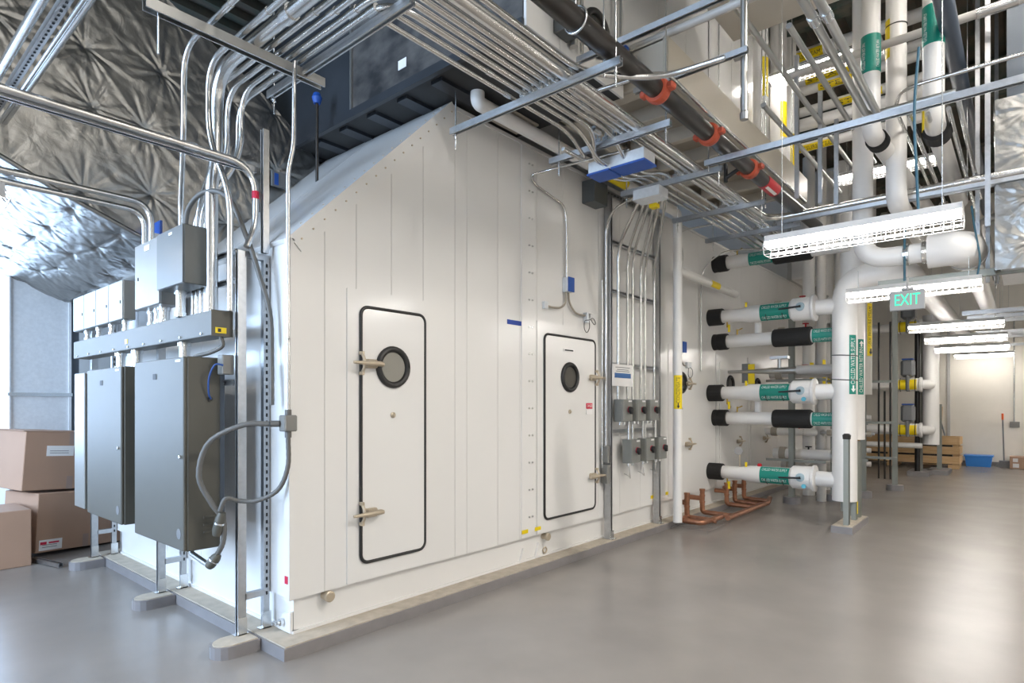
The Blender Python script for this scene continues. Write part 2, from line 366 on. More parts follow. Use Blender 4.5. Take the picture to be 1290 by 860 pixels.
# sloped roof sheets and the trim along the gable
sl = V((3.52 - 2.065, 0, 1.43)).normalized(); sn = V((-sl.z, 0, sl.x))
def slope_box(mb, s0, s1, y0, y1, h0, h1):
    o = V((2.065, 0, 2.68))
    p = [o + sl * s_ + sn * h + V((0, y, 0)) for h in (h0, h1) for y in (y0, y1) for s_ in (s0, s1)]
    return mb.add(p, [(0, 2, 3, 1), (4, 5, 7, 6), (0, 1, 5, 4), (2, 6, 7, 3), (0, 4, 6, 2), (1, 3, 7, 5)])
SL = 2.04
for (y0, y1) in ((3.655, 4.7), (4.705, 5.9), (5.905, 7.12)): slope_box(MB(), -.01, SL + .01, y0, y1, .0, .03).build('roof_panel', 'panel', ahu)
slope_box(MB(), .0, SL, 3.648, 3.70, -.09, .032).build('gable_trim', 'panel', ahu)
scr = MB()
for i in range(17):
    s_ = .06 + i * .12
    p = V((2.065, 3.648, 2.68)) + sl * s_ - sn * .03; scr.cyl(p, p - V((0, .006, 0)), .007, 6)
    p = V((2.065, 3.73, 2.68)) + sl * s_ + sn * .03; scr.cyl(p, p + sn * .006, .007, 6)
scr.build('trim_screws', 'brass', ahu)['kind'] = 'stuff'
MB().box(2.04, 2.075, 3.648, 3.71, .322, 2.69).build('corner_post', 'panel', ahu)
MB().box(3.5, 14, 3.65, 3.70, 4.085, 4.115).build('top_trim', 'panel', ahu)
# section joint with paired bolts
MB().box(4.42, 4.64, 3.652, 3.662, .33, 4.08).build('joint_strip', 'panel', ahu)
bolts = MB()
for i in range(14):
    for x in (4.525, 4.575): z = .52 + i * .262; bolts.cyl((x, 3.652, z), (x, 3.640, z), .009, 6)
bolts.build('joint_bolts', 'zinc', ahu)['kind'] = 'stuff'
# door plates, doors, gaskets, portholes and latches
def rrect(x0, x1, z0, z1, r, n=5):
    out = []
    for (cx, cz, a0) in ((x1 - r, z1 - r, 0), (x0 + r, z1 - r, PI / 2), (x0 + r, z0 + r, PI), (x1 - r, z0 + r, 1.5 * PI)):
        for i in range(n + 1): a = a0 + PI / 2 * i / n; out.append((cx + r * math.cos(a), cz + r * math.sin(a)))
    return out
def latch(parent, x, z, side, y=3.635):
    mb = MB(); s_ = side
    mb.bbox(x - .012, x + .012, y - .035, y + .01, z - .085, z - .06, .004).bbox(x - .012, x + .012, y - .035, y + .01, z + .06, z + .085, .004)
    mb.tube([(x, y - .01, z - .08), (x, y - .045, z - .03), (x, y - .045, z + .03), (x, y - .01, z + .08)], .011, .02, 8)
    mb.bbox(x + s_ * .03, x + s_ * .13, y - .04, y + .012, z - .032, z + .032, .012)
    mb.ring([(x - s_ * .10, y - .06, z + .0), (x - s_ * .03, y - .062, z), (x + s_ * .05, y - .062, z), (x + s_ * .14, y - .05, z), (x + s_ * .165, y - .045, z - .004)], [.010, .014, .02, .02, .016], 8)
    return mb.build('latch', 'brass', parent)
def ahu_door(x0, x1, z0, z1, px, pz, pr, latch_x, side, gasket=True, latches=(1.90, .82), lit='glass'):
    ins = .035
    MB().prism(rrect(x0 - .11, x1 + .06, z0 - .13, z1 + .12, .004, 1), 'y', 3.650, 3.6605).build('door_plate', 'panel', ahu)
    d = MB().prism(rrect(x0 + .012, x1 - .012, z0 + .012, z1 - .012, .05), 'y', 3.638, 3.655).build('door', 'panel', ahu)
    if gasket:
        p = [(x, 3.643, z) for x, z in rrect(x0, x1, z0, z1, .06, 6)]; p.append(p[0]); p.append(p[1])
        MB().ring(p, .0125, 8, False).build('gasket', 'black', d)
    k = 32
    def circ(r, y): return [(px + r * math.cos(2 * PI * i / k), y, pz + r * math.sin(2 * PI * i / k)) for i in range(k + 2)]
    MB().ring(circ(pr, 3.632), .024, 10, False).build('porthole_ring', 'black', d)
    MB().lathe((px, 3.632, pz), (0, 1, 0), [(0, pr), (.004, pr)], 32).build('porthole_glass', lit, d)
    MB().lathe((px, 3.638, pz - .36), (0, -1, 0), [(0, .022), (.008, .022), (.012, .014), (.02, .012)], 12).build('lock', 'brass', d)
    for z in latches: latch(d, latch_x, z, side)
    return d
d1 = ahu_door(2.592, 3.197, .46, 2.31, 2.875, 1.885, .135, 2.585, 1, lit='glassl')
d2 = ahu_door(4.765, 5.685, .46, 2.31, 5.19, 1.89, .135, 5.69, -1)
MB().box(5.08, 5.27, 3.634, 3.638, 2.155, 2.185).build('maker_plate', 'paper', d2); MB().box(5.10, 5.25, 3.632, 3.634, 2.163, 2.177).build('maker_print', 'ink', d2)
MB().box(5.50, 5.62, 3.633, 3.638, 1.56, 1.62).build('warning_label', 'redi', d2); MB().box(5.50, 5.62, 3.633, 3.638, 1.50, 1.555).build('warning_text', 'paper', d2)
lettering(d2, 'DANGER', (5.56, 3.631, 1.59), (1, 0, 0), (0, 0, 1), .045, 'whitei', .10)
d3 = ahu_door(7.62, 8.46, .50, 2.30, 7.88, 1.91, .13, 8.12, -1, False, (1.90, 1.05))
d4 = ahu_door(9.25, 10.15, .50, 2.30, 9.68, 1.93, .13, 10.1, -1, False, (1.0,))
d5 = ahu_door(10.65, 11.5, .50, 2.30, 10.97, 1.93, .13, 11.4, -1, False, (1.0,))
# drain plugs, labels and tape that belong to the casing
for (x, z) in ((2.33, .288), (4.81, .285)):
    MB().lathe((x, 3.70, z), (0, -1, 0), [(0, .03), (.05, .03), (.05, .038), (.075, .038), (.08, .03)], 16).build('drain_plug', 'brass', ahu)
MB().box(4.217, 4.437, 3.655, 3.6601, 2.352, 2.395).build('blue_tape', mat('blue_tape', (.02, .06, .33), .6), ahu)
for x in (4.42, 4.62): MB().box(x, x + .09, 3.645, 3.6521, .37, .405).build('yellow_sticker', 'yellow', ahu)
for x in (7.02, 7.44): MB().box(x, x + .07, 3.654, 3.6601, .40, .44).build('yellow_sticker', 'yellow', ahu)
MB().box(2.036, 2.0405, 3.664, 3.70, .43, .48).build('red_sticker', 'redi', ahu)
MB().prism([(4.43, .09), (4.53, .09), (4.48, .22)], 'y', 3.68, 3.70).build('lifting_lug', 'panel', ahu); MB().prism([(4.66, .09), (4.84, .09), (4.72, .24)], 'y', 3.675, 3.70).build('lifting_lug', 'panel', ahu)
MB().ring([(4.80 + .028 * math.cos(a), 3.665, .15 + .028 * math.sin(a)) for a in [2 * PI * i / 14 for i in range(16)]], .008, 6, False).build('eye_bolt', 'brass', ahu)

# ------------------------------------------------------------------ air handling unit, upper, on its cream base frame
u = thing('upper_air_handling_unit', 'white air handling unit on the upper level with porthole and cream base frame', 'air handler', (6, 4.5, 4.2))
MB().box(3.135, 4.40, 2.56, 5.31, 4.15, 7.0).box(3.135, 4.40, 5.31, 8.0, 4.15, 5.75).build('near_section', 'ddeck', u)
MB().box(4.40, 8.3, 2.56, 5.0, 4.53, 7.0).build('far_section', 'panel', u)
for a, c in zip((3.12, 3.5, 4.40, 5.0, 5.6, 6.2, 6.8, 7.5), (3.5, 4.40, 5.0, 5.6, 6.2, 6.8, 7.5, 8.3)):
    MB().box(a + .002, c - .002, 2.54, 2.562, 4.14 if a < 4.3 else 4.53, 7.0).build('wall_panel', 'panel', u)
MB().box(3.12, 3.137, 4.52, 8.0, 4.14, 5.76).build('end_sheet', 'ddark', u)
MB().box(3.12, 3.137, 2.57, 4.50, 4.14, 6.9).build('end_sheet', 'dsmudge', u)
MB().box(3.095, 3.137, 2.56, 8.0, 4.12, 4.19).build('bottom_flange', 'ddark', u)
MB().box(3.10, 3.121, 4.50, 4.525, 4.19, 5.76).build('seam_flange', 'rigid', u)
MB().box(3.116, 3.121, 3.775, 3.875, 4.31, 4.385).build('service_label', 'paper', u)
rib = MB()
for i in range(11): y = 3.45 + i * .42; rib.box(3.2, 4.4, y, y + .12, 4.12, 4.155)
rib.build('bottom_rib', 'ddark', u)
# porthole and its cord box on the near face
k = 32
MB().ring([(3.97 + .16 * math.cos(2 * PI * i / k), 2.525, 4.47 + .16 * math.sin(2 * PI * i / k)) for i in range(k + 2)], .026, 8, False).build('porthole_ring', 'black', u)
MB().lathe((3.97, 2.53, 4.47), (0, 1, 0), [(0, .15), (.006, .15)], 32).build('porthole_glass', 'glass', u)
latch(u, 4.26, 4.28, 1, 2.53)
# cream base frame: channels, cross members, recessed bottom panels
def bar(x0, x1, y0, y1, z0, z1, m='cream', n='frame_member'): return MB().bbox(x0, x1, y0, y1, z0, z1, .006).build(n, m, u)
bar(4.42, 8.4, 2.15, 2.19, 4.2, 4.52); bar(4.42, 8.4, 2.19, 2.30, 4.2, 4.225); bar(4.42, 4.46, 2.19, 3.28, 4.2, 4.52); bar(4.46, 4.60, 2.19, 3.28, 4.2, 4.225)
bar(4.42, 8.4, 3.24, 3.28, 4.2, 4.52); bar(4.42, 8.4, 3.12, 3.24, 4.2, 4.225)
xs = [4.46, 5.05, 5.62, 6.2, 6.8, 7.4, 8.0, 8.4]
for a, c in zip(xs, xs[1:]):
    if a > 4.5: bar(a - .04, a + .04, 2.28, 3.14, 4.205, 4.5)
    MB().box(a, c, 2.19, 3.24, 4.34, 4.36).build('bottom_panel', 'taupe', u)
MB().box(4.42, 8.4, 2.19, 3.26, 4.50, 4.53).build('frame_deck', 'cream', u)
sw = thing('service_switch_panel', 'small pale switch panel with dark knobs under the cream base frame', 'panel', (4.35, 3.45, 4.17))
MB().bbox(3.95, 4.30, 3.35, 3.62, 4.118, 4.138, .004).build('plate', 'taupe', sw)
for x in (4.0, 4.1, 4.18): MB().cyl((x, 3.45, 4.118), (x, 3.45, 4.10), .016, 10).build('knob', 'black', sw)

# ------------------------------------------------------------------ foil wrapped duct leaving the sloped roof
pins_side = []
def foil_face(name, fn, nu, nv, pins, amp, parent, sign=1):
    # fn(u, v) -> point ; pins in (u, v) metres; puckers radiate from every pin
    def wr(a, b_):
        d = 0.0
        for (pu, pv, ph) in pins:
            r = math.hypot(a - pu, b_ - pv)
            if r < 1.1:
                th = math.atan2(b_ - pv, a - pu)
                e = math.exp(-r / .20) * min(1, r / .05)
                d += -.028 * math.exp(-r / .06) + .010 * e * (abs(math.sin(4.5 * th + ph + .6 * math.sin(5 * r))) + .7 * abs(math.sin(7.5 * th + 2 * ph)) + .6 * abs(math.sin(12.5 * th + 3 * ph)) - 1.1)
        q = V((a * 1.0, b_ * 1.0, 3.1 * sign))
        f = noise.noise(q * 1.1) * .018 + (.5 - abs(noise.noise(V((q.x + q.y * .6, q.y * .8 - q.x * .3, 3.1 * sign)) * 2.6))) * .008 + (.5 - abs(noise.noise(q * 6.1 + V((9, 3, 1))))) * .005 + (.3 - abs(noise.noise(V((q.x * 9 + q.y * 5, q.y * 3 - q.x * 2, 3.1 * sign))))) * .004
        return (d + f) * amp
    return wr
foil = thing('foil_wrapped_duct', 'large crinkled silver foil wrapped duct rising from the sloped roof', 'duct', (1, 6.8, 4))
low = [(2.30, 2.90), (2.06, 2.86), (1.77, 2.98), (1.2, 3.21), (.885, 3.36), (0, 3.75), (-.5, 3.96)]
top = [(3.42, 4.06), (2.92, 4.48), (2.39, 4.78), (2.19, 4.90), (1.98, 5.01), (1.0, 5.5), (-.5, 6.25)]
def at(poly, t):
    L_ = [0]
    for p, q in zip(poly, poly[1:]): L_.append(L_[-1] + math.hypot(q[0] - p[0], q[1] - p[1]))
    s_ = t * L_[-1]
    for i in range(len(poly) - 1):
        if s_ <= L_[i + 1] or i == len(poly) - 2:
            f = (s_ - L_[i]) / (L_[i + 1] - L_[i]); return (poly[i][0] + (poly[i + 1][0] - poly[i][0]) * f, poly[i][1] + (poly[i + 1][1] - poly[i][1]) * f)
def grid(name, nu, nv, pt, m, parent, disp, nrm):
    vs_ = []
    for j in range(nv + 1):
        for i in range(nu + 1):
            p, a, b_ = pt(i / nu, j / nv); vs_.append(V(p) + V(nrm) * disp(a, b_))
    fs = [(j * (nu + 1) + i, j * (nu + 1) + i + 1, (j + 1) * (nu + 1) + i + 1, (j + 1) * (nu + 1) + i) for j in range(nv) for i in range(nu)]
    me = MB(); me.add(vs_, fs, True); return me.build(name, m, parent)
YF = 5.5
def side_pt(u_, v_):
    a = at(low, u_); c = at(top, u_); x = a[0] + (c[0] - a[0]) * v_; z = a[1] + (c[1] - a[1]) * v_
    return (x, YF, z), x, z
rnd = random.Random(3)
pins = [(x + rnd.uniform(-.1, .1), z + rnd.uniform(-.08, .08), rnd.uniform(0, 6)) for x in (-.3, .25, .8, 1.35, 1.9, 2.45, 2.95) for z in (3.3, 3.85, 4.4, 4.95, 5.5, 6.0)]
grid('side_wrap', 300, 190, side_pt, 'foil', foil, foil_face('s', None, 0, 0, pins, 1.0, foil), (0, -1, 0))
def low_pt(u_, v_):
    a = at(low, u_); y = YF + v_ * 3.7
    return (a[0], y, a[1]), u_ * 5, y
pins2 = [(a + rnd.uniform(-.1, .1), y + rnd.uniform(-.1, .1), rnd.uniform(0, 6)) for a in (.5, 1.1, 1.7, 2.3, 2.9, 3.6, 4.3) for y in (5.8, 6.4, 7.0, 7.6, 8.2, 8.8)]
grid('bottom_wrap', 190, 190, low_pt, 'foil', foil, foil_face('b', None, 0, 0, pins2, 1.3, foil, 2), (-.35, 0, -.93))
MB().prism([(p[0], p[1] + .05) for p in low] + [(p[0], p[1] - .03) for p in top[::-1]], 'y', YF + .07, 9.2).build('duct_body', 'galv', foil)
MB().ring([(p[0], YF - .02, p[1] - .01) for p in low], .018, 6).build('seam_tape', 'foil', foil)
MB().ring([(2.28, YF - .02, 2.90), (2.86, YF - .02, 3.48), (3.44, YF - .02, 4.06)], .012, 6).build('edge_trim', mat('brown_sealant', (.12, .07, .04), .6), foil)

# galvanised plenum below it, at the far left
fs_ = thing('foil_sticker', 'dark sticker with a blue stripe on the foil beside the corner conduit', 'sticker', (2.93, 5.44, 3.74))
MB().box(2.86, 3.02, 5.42, 5.45, 3.68, 3.82).build('sheet', 'gry', fs_); MB().box(2.88, 2.92, 5.415, 5.42, 3.69, 3.80).build('stripe', 'blue', fs_)
g = thing('galvanised_plenum', 'tall galvanised sheet metal plenum at the far left under the foil duct', 'duct', (1.8, 9.2, 0))
pl = [(1.52, 0.02), (2.10, 0.02), (2.10, 2.88), (1.52, 3.17)]
MB().prism(pl, 'y', 8.92, 10.4).build('lower_casing', 'galv', g)
MB().prism([(1.515, .02), (1.53, .02), (1.53, 3.16), (1.515, 3.17)], 'y', 8.90, 8.93).build('corner_flange', 'galv', g)
MB().box(1.50, 2.12, 8.895, 8.93, 1.705, 1.745).build('joint_flange', 'zinc', g)
MB().box(2.085, 2.11, 8.90, 8.93, .02, 2.87).build('corner_flange', 'galv', g)
MB().box(2.12, 2.20, 8.95, 9.05, .0, 2.9).build('dark_strip', 'slate', g)  # dark upright strip along the right edge of the plenum

# ------------------------------------------------------------------ electrical rack on the left
def slots(mb, p, q, n, off, ax):
    p = V(p); q = V(q)
    for i in range(n):
        c = p + (q - p) * ((i + .5) / n) + V(off); d = (q - p).normalized() * .012; e = V(ax) * .006; nn = V(off).normalized() * .001
        mb.add([c - d - e + nn, c + d - e + nn, c + d + e + nn, c - d + e + nn], [(0, 1, 2, 3)])
    return mb
def rack_frame(y, ztop, label, extra):
    t = thing('rack_stand', label, 'frame', (1.95, y, .085), 'strut frames of the electrical rack')
    MB().strut((1.865, y, .087), (1.865, y, ztop), (-1, 0, 0), .041, .056).build('front_post', 'strut', t)
    MB().strut((2.033, y, .087), (2.033, y, ztop), (1, 0, 0)).build('rear_post', 'strut', t)
    for z in [.33] + extra:
        MB().strut((1.886, y, z), (2.012, y, z), (0, 0, -1)).build('cross_member', 'strut', t)
    for x in (1.865, 2.033):
        MB().box(x - .03, x + .03, y - .028, y - .022, .087, .20).box(x - .05, x + .04, y - .028, y + .02, .0862, .094).build('foot_bracket', 'zinc', t)
    sm = MB(); slots(sm, (2.033, y - .0215, .3), (2.033, y - .0215, ztop - .05), int(ztop * 18), (0, -.0006, 0), (1, 0, 0)); sm.build('post_slots', 'slot', t)['kind'] = 'stuff'
    return t
rack_frame(3.95, 2.62, 'two-post galvanised strut frame nearest the camera at the unit corner', [2.60])
rack_frame(5.33, 2.62, 'middle galvanised strut frame behind the first large grey cabinet', [2.60])
rack_frame(7.07, 2.62, 'farthest galvanised strut frame beside the cardboard boxes', [2.60])
one('tall_strut_post', MB().strut((2.005, 3.90, 2.62), (2.005, 3.90, 3.45), (-1, 0, 0)), 'strut', 'upright strut post rising above the nearest rack frame', 'strut')
for z, l in ((2.62, 'upper'), (2.20, 'middle')):
    one('rack_rail', MB().strut((1.855, 3.99, z - (.0 if z > 2.5 else -.23)), (1.855, 7.2, z - (.0 if z > 2.5 else -.23)), (-1, 0, 0), .041, .02), 'strut', l + ' horizontal strut rail carrying the grey boxes of the rack', 'strut')
one('rack_rail', MB().strut((1.835, 3.99, 1.75), (1.835, 7.2, 1.75), (-1, 0, 0), .041, .015), 'strut', 'lower horizontal strut rail behind the tall grey cabinets', 'strut')

def cabinet(y0, y1, z0, z1, x0, x1, m, label, depth_back=True, badge=True):
    t = thing('drive_cabinet', label, 'cabinet', ((x0 + x1) / 2, (y0 + y1) / 2, z0))
    MB().bbox(x0 + .02, x1, y0, y1, z0, z1, .008).build('body', m, t)
    d = MB().bbox(x0, x0 + .022, y0 + .003, y1 - .003, z0 + .004, z1 - .004, .006).build('door', m, t)
    if badge:
        MB().box(x0 - .003, x0, (y0 * .45 + y1 * .55) - .03, (y0 * .45 + y1 * .55) + .03, z1 - .14, z1 - .10).build('badge', 'ink', d)
        MB().lathe((x0, y0 + .045, (z0 + z1) / 2 - .02), (-1, 0, 0), [(0, .012), (.012, .012), (.014, .007)], 10).build('door_lock', 'zinc', d)
        MB().box(x0 - .002, x0, y0 + .05, y0 + .13, z1 - .035, z1 - .02).build('tag', 'paper', d)
        MB().lathe((x0 - .0005, y0 + .075, z0 + .11), (-1, 0, 0), [(0, .035), (.0015, .035)], 18).build('round_sticker', 'gry', d)
        vent = MB()
        for k_ in range(3): vent.bbox(x0 + .12, x0 + .20, y0 - .008, y0 + .002, z0 + .10 + k_ * .05, z0 + .118 + k_ * .05, .003)
        vent.build('louvre', m, t)
    if depth_back: MB().box(x1, x1 + .035, y0 + .02, y1 - .02, z0 + .1, z1 - .05).build('rear_housing', 'slate', t)
    return t
cabinet(4.10, 4.99, .655, 1.915, 1.567, 1.80, 'enc', 'large grey cabinet nearest the camera, on the strut frames')
cabinet(5.28, 6.14, .675, 1.90, 1.567, 1.80, 'enc', 'second large grey cabinet, left of the nearest one')
cabinet(6.22, 6.52, .69, 1.885, 1.567, 1.80, 'encl', 'narrow pale grey cabinet at the left end of the cabinets', True, False)
tr = thing('wireway', 'long grey wireway trough running above the large cabinets', 'wireway', (1.77, 5.6, 2.05))
MB().bbox(1.70, 1.833, 4.0, 7.08, 2.05, 2.215, .003).build('trough', 'enc', tr)
MB().box(1.697, 1.70, 4.0, 7.08, 2.055, 2.21).build('cover', 'enc', tr)
MB().box(1.695, 1.835, 3.996, 4.0, 2.048, 2.218).build('end_cap', 'encd' if 0 else 'enc', tr)
MB().box(1.72, 1.79, 3.992, 3.996, 2.068, 2.105).build('warning_label', 'yellow', tr); MB().box(1.735, 1.755, 3.990, 3.992, 2.075, 2.098).build('warning_symbol', 'ink', tr)
MB().box(1.694, 1.697, 5.56, 5.62, 2.10, 2.135).build('small_label', 'yellow', tr)
ms = MB()
for i in range(9): ms.cyl((1.697, 4.15 + i * .35, 2.072), (1.690, 4.15 + i * .35, 2.072), .008, 6)
ms.build('cover_screws', 'zinc', tr)['kind'] = 'stuff'
def jbox(name, x0, x1, y0, y1, z0, z1, m, label, group=None, lock=None):
    t = thing(name, label, 'box', ((x0 + x1) / 2, (y0 + y1) / 2, z0), group)
    MB().bbox(x0 + .008, x1, y0, y1, z0, z1, .005).build('body', m, t)
    d = MB().bbox(x0, x0 + .009, y0 + .002, y1 - .002, z0 + .002, z1 - .002, .003).build('cover', m, t)
    if lock: MB().box(x0 - .004, x0, y0 + lock, y0 + lock + .012, (z0 + z1) / 2 - .03, (z0 + z1) / 2 - .005).build('latch', 'ink', d)
    return t
ja = jbox('junction_box', 1.595, 1.76, 4.19, 4.64, 2.40, 2.79, 'encd', 'dark grey junction box, nearest and topmost of the rack boxes')
MB().box(1.592, 1.595, 4.36, 4.42, 2.745, 2.762).build('tag', 'paper', ja)
jb = jbox('junction_box', 1.677, 1.83, 4.83, 5.33, 2.345, 2.842, 'encl', 'pale grey junction box just left of the dark one', None, .42)
MB().box(1.674, 1.677, 5.02, 5.12, 2.77, 2.81).build('tag', 'paper', jb)
cv = thing('cover_plate', 'blue square cover plate above the pale junction box', 'plate', (1.84, 5.3, 2.842))
MB().bbox(1.836, 1.856, 5.27, 5.42, 2.95, 3.08, .003).build('plate', 'blue', cv); MB().box(1.80, 1.84, 5.28, 5.32, 2.842, 2.97).build('bracket', 'galv', cv)
for i in range(4):
    y = 5.70 + .355 * i
    jbox('control_box', 1.70, 1.80, y, y + .345, 2.315, 2.64, 'encl', ['rightmost', 'second from right', 'third from right', 'leftmost'][i] + ' of the four small pale control boxes above the wireway', 'row of small control boxes', .04)
# short conduit nipples between boxes, wireway and cabinets
def nip(x, y, z0, z1, r, label, m='emt'):
    t = thing('conduit_nipple', label, 'conduit', (x, y, z0), 'conduit nipples of the electrical rack')
    MB().cyl((x, y, z0), (x, y, z1), r, 12).build('pipe', m, t)
    MB().cyl((x, y, z1 - .03), (x, y, z1), r * 1.35, 8).build('locknut', 'zinc', t); MB().cyl((x, y, z0), (x, y, z0 + .03), r * 1.35, 8).build('locknut', 'zinc', t)
nn = 'short conduit nipple between '
for i, (y, l) in enumerate(((4.60, 'wireway and nearest cabinet'), (5.55, 'wireway and second cabinet, right one'), (5.95, 'wireway and second cabinet, left one'))): nip(1.765, y, 1.90, 2.05, .035, nn + l)
for i, (y, l) in enumerate(((4.98, 'pale junction box and wireway, right one'), (5.12, 'pale junction box and wireway, middle one'), (5.25, 'pale junction box and wireway, left one'))): nip(1.765, y, 2.215, 2.345, .022 + .015 * (i == 0), nn + l)
for i in range(4):
    y = 5.80 + .355 * i; nip(1.755, y, 2.215, 2.315, .02, nn + ['first', 'second', 'third', 'fourth'][i] + ' small control box and wireway'); 
nip(1.70, 4.50, 2.215, 2.40, .03, nn + 'dark junction box and wireway')

# ------------------------------------------------------------------ conduits: risers, runs towards the camera, runs along the unit
def conduit(label, pts, r, bend=.2, m='emt', couple=(), group=None, n=10, name='conduit'):
    t = thing(name, label, 'conduit', pts[0], group)
    MB().tube(pts, r, bend, n, 7).build('pipe', m, t)
    for (a, c) in couple: MB().cyl(a, c, r * 1.22, 10).build('coupling', 'zinc', t)
    return t
ZC = 3.87
runs = [(1.56, 1.75, 4.58, .017, 1.95, 9), (1.73, 1.80, 3.96, .020, 2.31, 4.3), (1.82, 1.785, 4.21, .042, 2.41, 0), (1.91, 1.80, 4.47, .019, 2.50, 9.3), (1.98, 1.80, 4.40, .019, 2.565, 9.3), (2.05, 1.80, 4.33, .019, 2.635, 5.3), (2.115, 1.80, 4.27 + .25, .021, 2.71, 5.1)]
nm = ['leftmost thin', 'second', 'thickest', 'fourth', 'fifth', 'sixth', 'innermost']
for i, (x, xl, yl, r, yr, xe) in enumerate(runs):
    z0 = 2.215
    if i == 0: p = [(1.72, 4.55, 2.79), (1.72, 4.55, 3.0), (1.56, 4.08, 3.35), (1.56, 4.08, ZC), (1.56, yr, ZC)]
    elif i == 1: p = [(xl, yl, z0), (xl, yl, 3.0), (x, 4.12, 3.35), (x, 4.12, ZC), (x, yr, ZC), (3.45, yr, ZC), (3.85, 1.95, ZC), (3.9, 1.5, ZC)]
    elif i == 2: p = [(xl, yl, z0), (xl, yl, 3.1), (x, yl, 3.3), (x, yl, ZC), (x, yr, ZC), (7.66, yr, ZC), (7.66, -1.2, ZC)]
    elif i == 5: p = [(xl, yl, z0), (xl, yl, 3.0), (x, yl, 3.4), (x, yl, ZC), (x, yr, ZC), (4.35, yr, ZC), (4.62, yr + .02, 3.74)]
    elif i == 6: p = [(xl, yl, z0), (xl, yl, 3.0), (x, yl, 3.4), (x, yl, ZC), (x, yr, ZC), (4.2, yr, ZC), (4.45, yr + .15, 3.74), (4.62, yr + .15, 3.74)]
    else: p = [(xl, yl, z0), (xl, yl, 3.0), (x, yl, 3.35), (x, yl, ZC), (x, yr, ZC), (xe, yr, ZC)]
    cp = [((x, 3.5 - .1 * i, ZC), (x, 3.42 - .1 * i, ZC))] + ([((3.0 + .2 * i, yr, ZC), (3.1 + .2 * i, yr, ZC))] if i > 1 else [])
    conduit(nm[i] + ' galvanised conduit rising from the wireway and bending overhead', p, r, .26 if i == 2 else .2, 'emt', cp, 'overhead conduit bank', 14 if i == 2 else 10)
for i, (y, xe) in enumerate(((2.79, 5.2), (2.89, 4.62))):
    conduit(['outer', 'lowest'][i] + ' straight galvanised conduit below the overhead bank, starting at the first trapeze', [(2.2, y, ZC), (4.1, y, ZC), (4.45, y + .03, 3.72), (xe - .55 if i else 4.62, y + .03, 3.72)], .017, .15, 'emt', [((3.0 + i * .3, y, ZC), (3.06 + i * .3, y, ZC))], 'overhead conduit bank')
for i, (y, lab) in enumerate(((2.70, 'right'), (2.80, 'middle'), (2.90, 'left'), (2.98, 'far left'))):
    conduit(lab + ' galvanised conduit leaving the blue-covered box along the unit', [(4.8, y, 3.74), (5.1, y, 3.76), (5.4, y, ZC), (9.3, y, ZC)], .014, .15, 'emt', [], 'conduits leaving the blue-covered box')
bx = thing('blue_covered_box', 'flat zinc pull box with a long blue cover on the overhead trapeze', 'box', (4.7, 2.75, 3.7))
MB().bbox(4.60, 4.80, 2.46, 3.02, 3.69, 3.79, .004).build('body', 'galv', bx)
MB().bbox(4.59, 4.81, 2.45, 2.78, 3.672, 3.69, .002).build('cover', 'blue', bx); MB().bbox(4.59, 4.81, 2.80, 3.03, 3.672, 3.69, .002).build('cover', 'blue', bx)
# trapezes
def trapeze(x, y0, y1, label, rods, z=3.80):
    t = thing('trapeze', label, 'strut', (x, y0, z), 'trapeze hangers')
    MB().strut((x, y0, z + .026), (x, y1, z + .026), (0, 0, 1), .041, .026).build('channel', 'strut', t); MB().strut((x, y0, z - .001), (x, y1, z - .001), (0, 0, -1), .041, .026).build('channel', 'strut', t)
    for y in rods:
        MB().cyl((x, y, z - .14), (x, y, 7.12 if y < 2.5 else 4.7), .006, 6).build('threaded_rod', 'zinc', t)
        MB().cyl((x, y, z - .055), (x, y, z - .043), .014, 6).build('nut', 'zinc', t)
    cl = MB()
    for yy in (2.41, 2.50, 2.565, 2.635, 2.71, 2.79):
        if y0 < yy < y1 and x > 2.5: cl.box(x - .012, x + .012, yy - .03, yy + .03, z + .04, z + .075).box(x - .008, x + .008, yy - .006, yy + .006, z + .07, z + .115)
    if cl.v: cl.build('pipe_clamp', 'zinc', t)
    return t
trapeze(2.15, 2.55, 4.12, 'first long strut trapeze at the conduit bend above the sloped roof', (4.05,))
trapeze(3.40, 1.98, 3.55, 'second strut trapeze, in front of the gable peak', (3.5, 2.02))
trapeze(4.40, 2.12, 3.30, 'third strut trapeze, just before the blue-covered box', (3.2, 2.16))
trapeze(5.57, 2.16, 3.24, 'fourth strut trapeze, above the wall-mounted conduits', (3.18, 2.2))
trapeze(6.78, 2.16, 3.24, 'fifth strut trapeze, at the white condensate pipe', (3.18, 2.2))
trapeze(7.9, 2.1, 3.3, 'sixth strut trapeze, above the first chilled water pipe', (3.2, 2.2))
one('hanger_channel', MB().strut((1.20, 3.67, 3.80), (2.3, 3.67, 3.80), (0, 0, -1), .06, .06), 'rigid', 'square steel channel across the rising conduits at upper left', 'strut')
one('hanger_rod', MB().cyl((1.27, 3.67, 3.55), (1.27, 3.67, 7.1), .006, 6), 'zinc', 'threaded rod holding the left end of the square steel channel', 'rod')
# rod with its dark pipe support against the dark upper unit
rd = thing('pipe_stand', 'dark upright pipe with a blue cap above the ridge of the white unit', 'pipe', (2.9, 4.95, 3.5))
MB().cyl((2.95, 4.80, 3.55), (2.95, 4.80, 4.30), .014, 10).build('pipe', 'steelp', rd); MB().lathe((2.95, 4.80, 4.28), (0, 0, 1), [(0, .03), (.05, .045), (.09, .03), (.10, .01)], 14).build('cap', 'blue', rd)

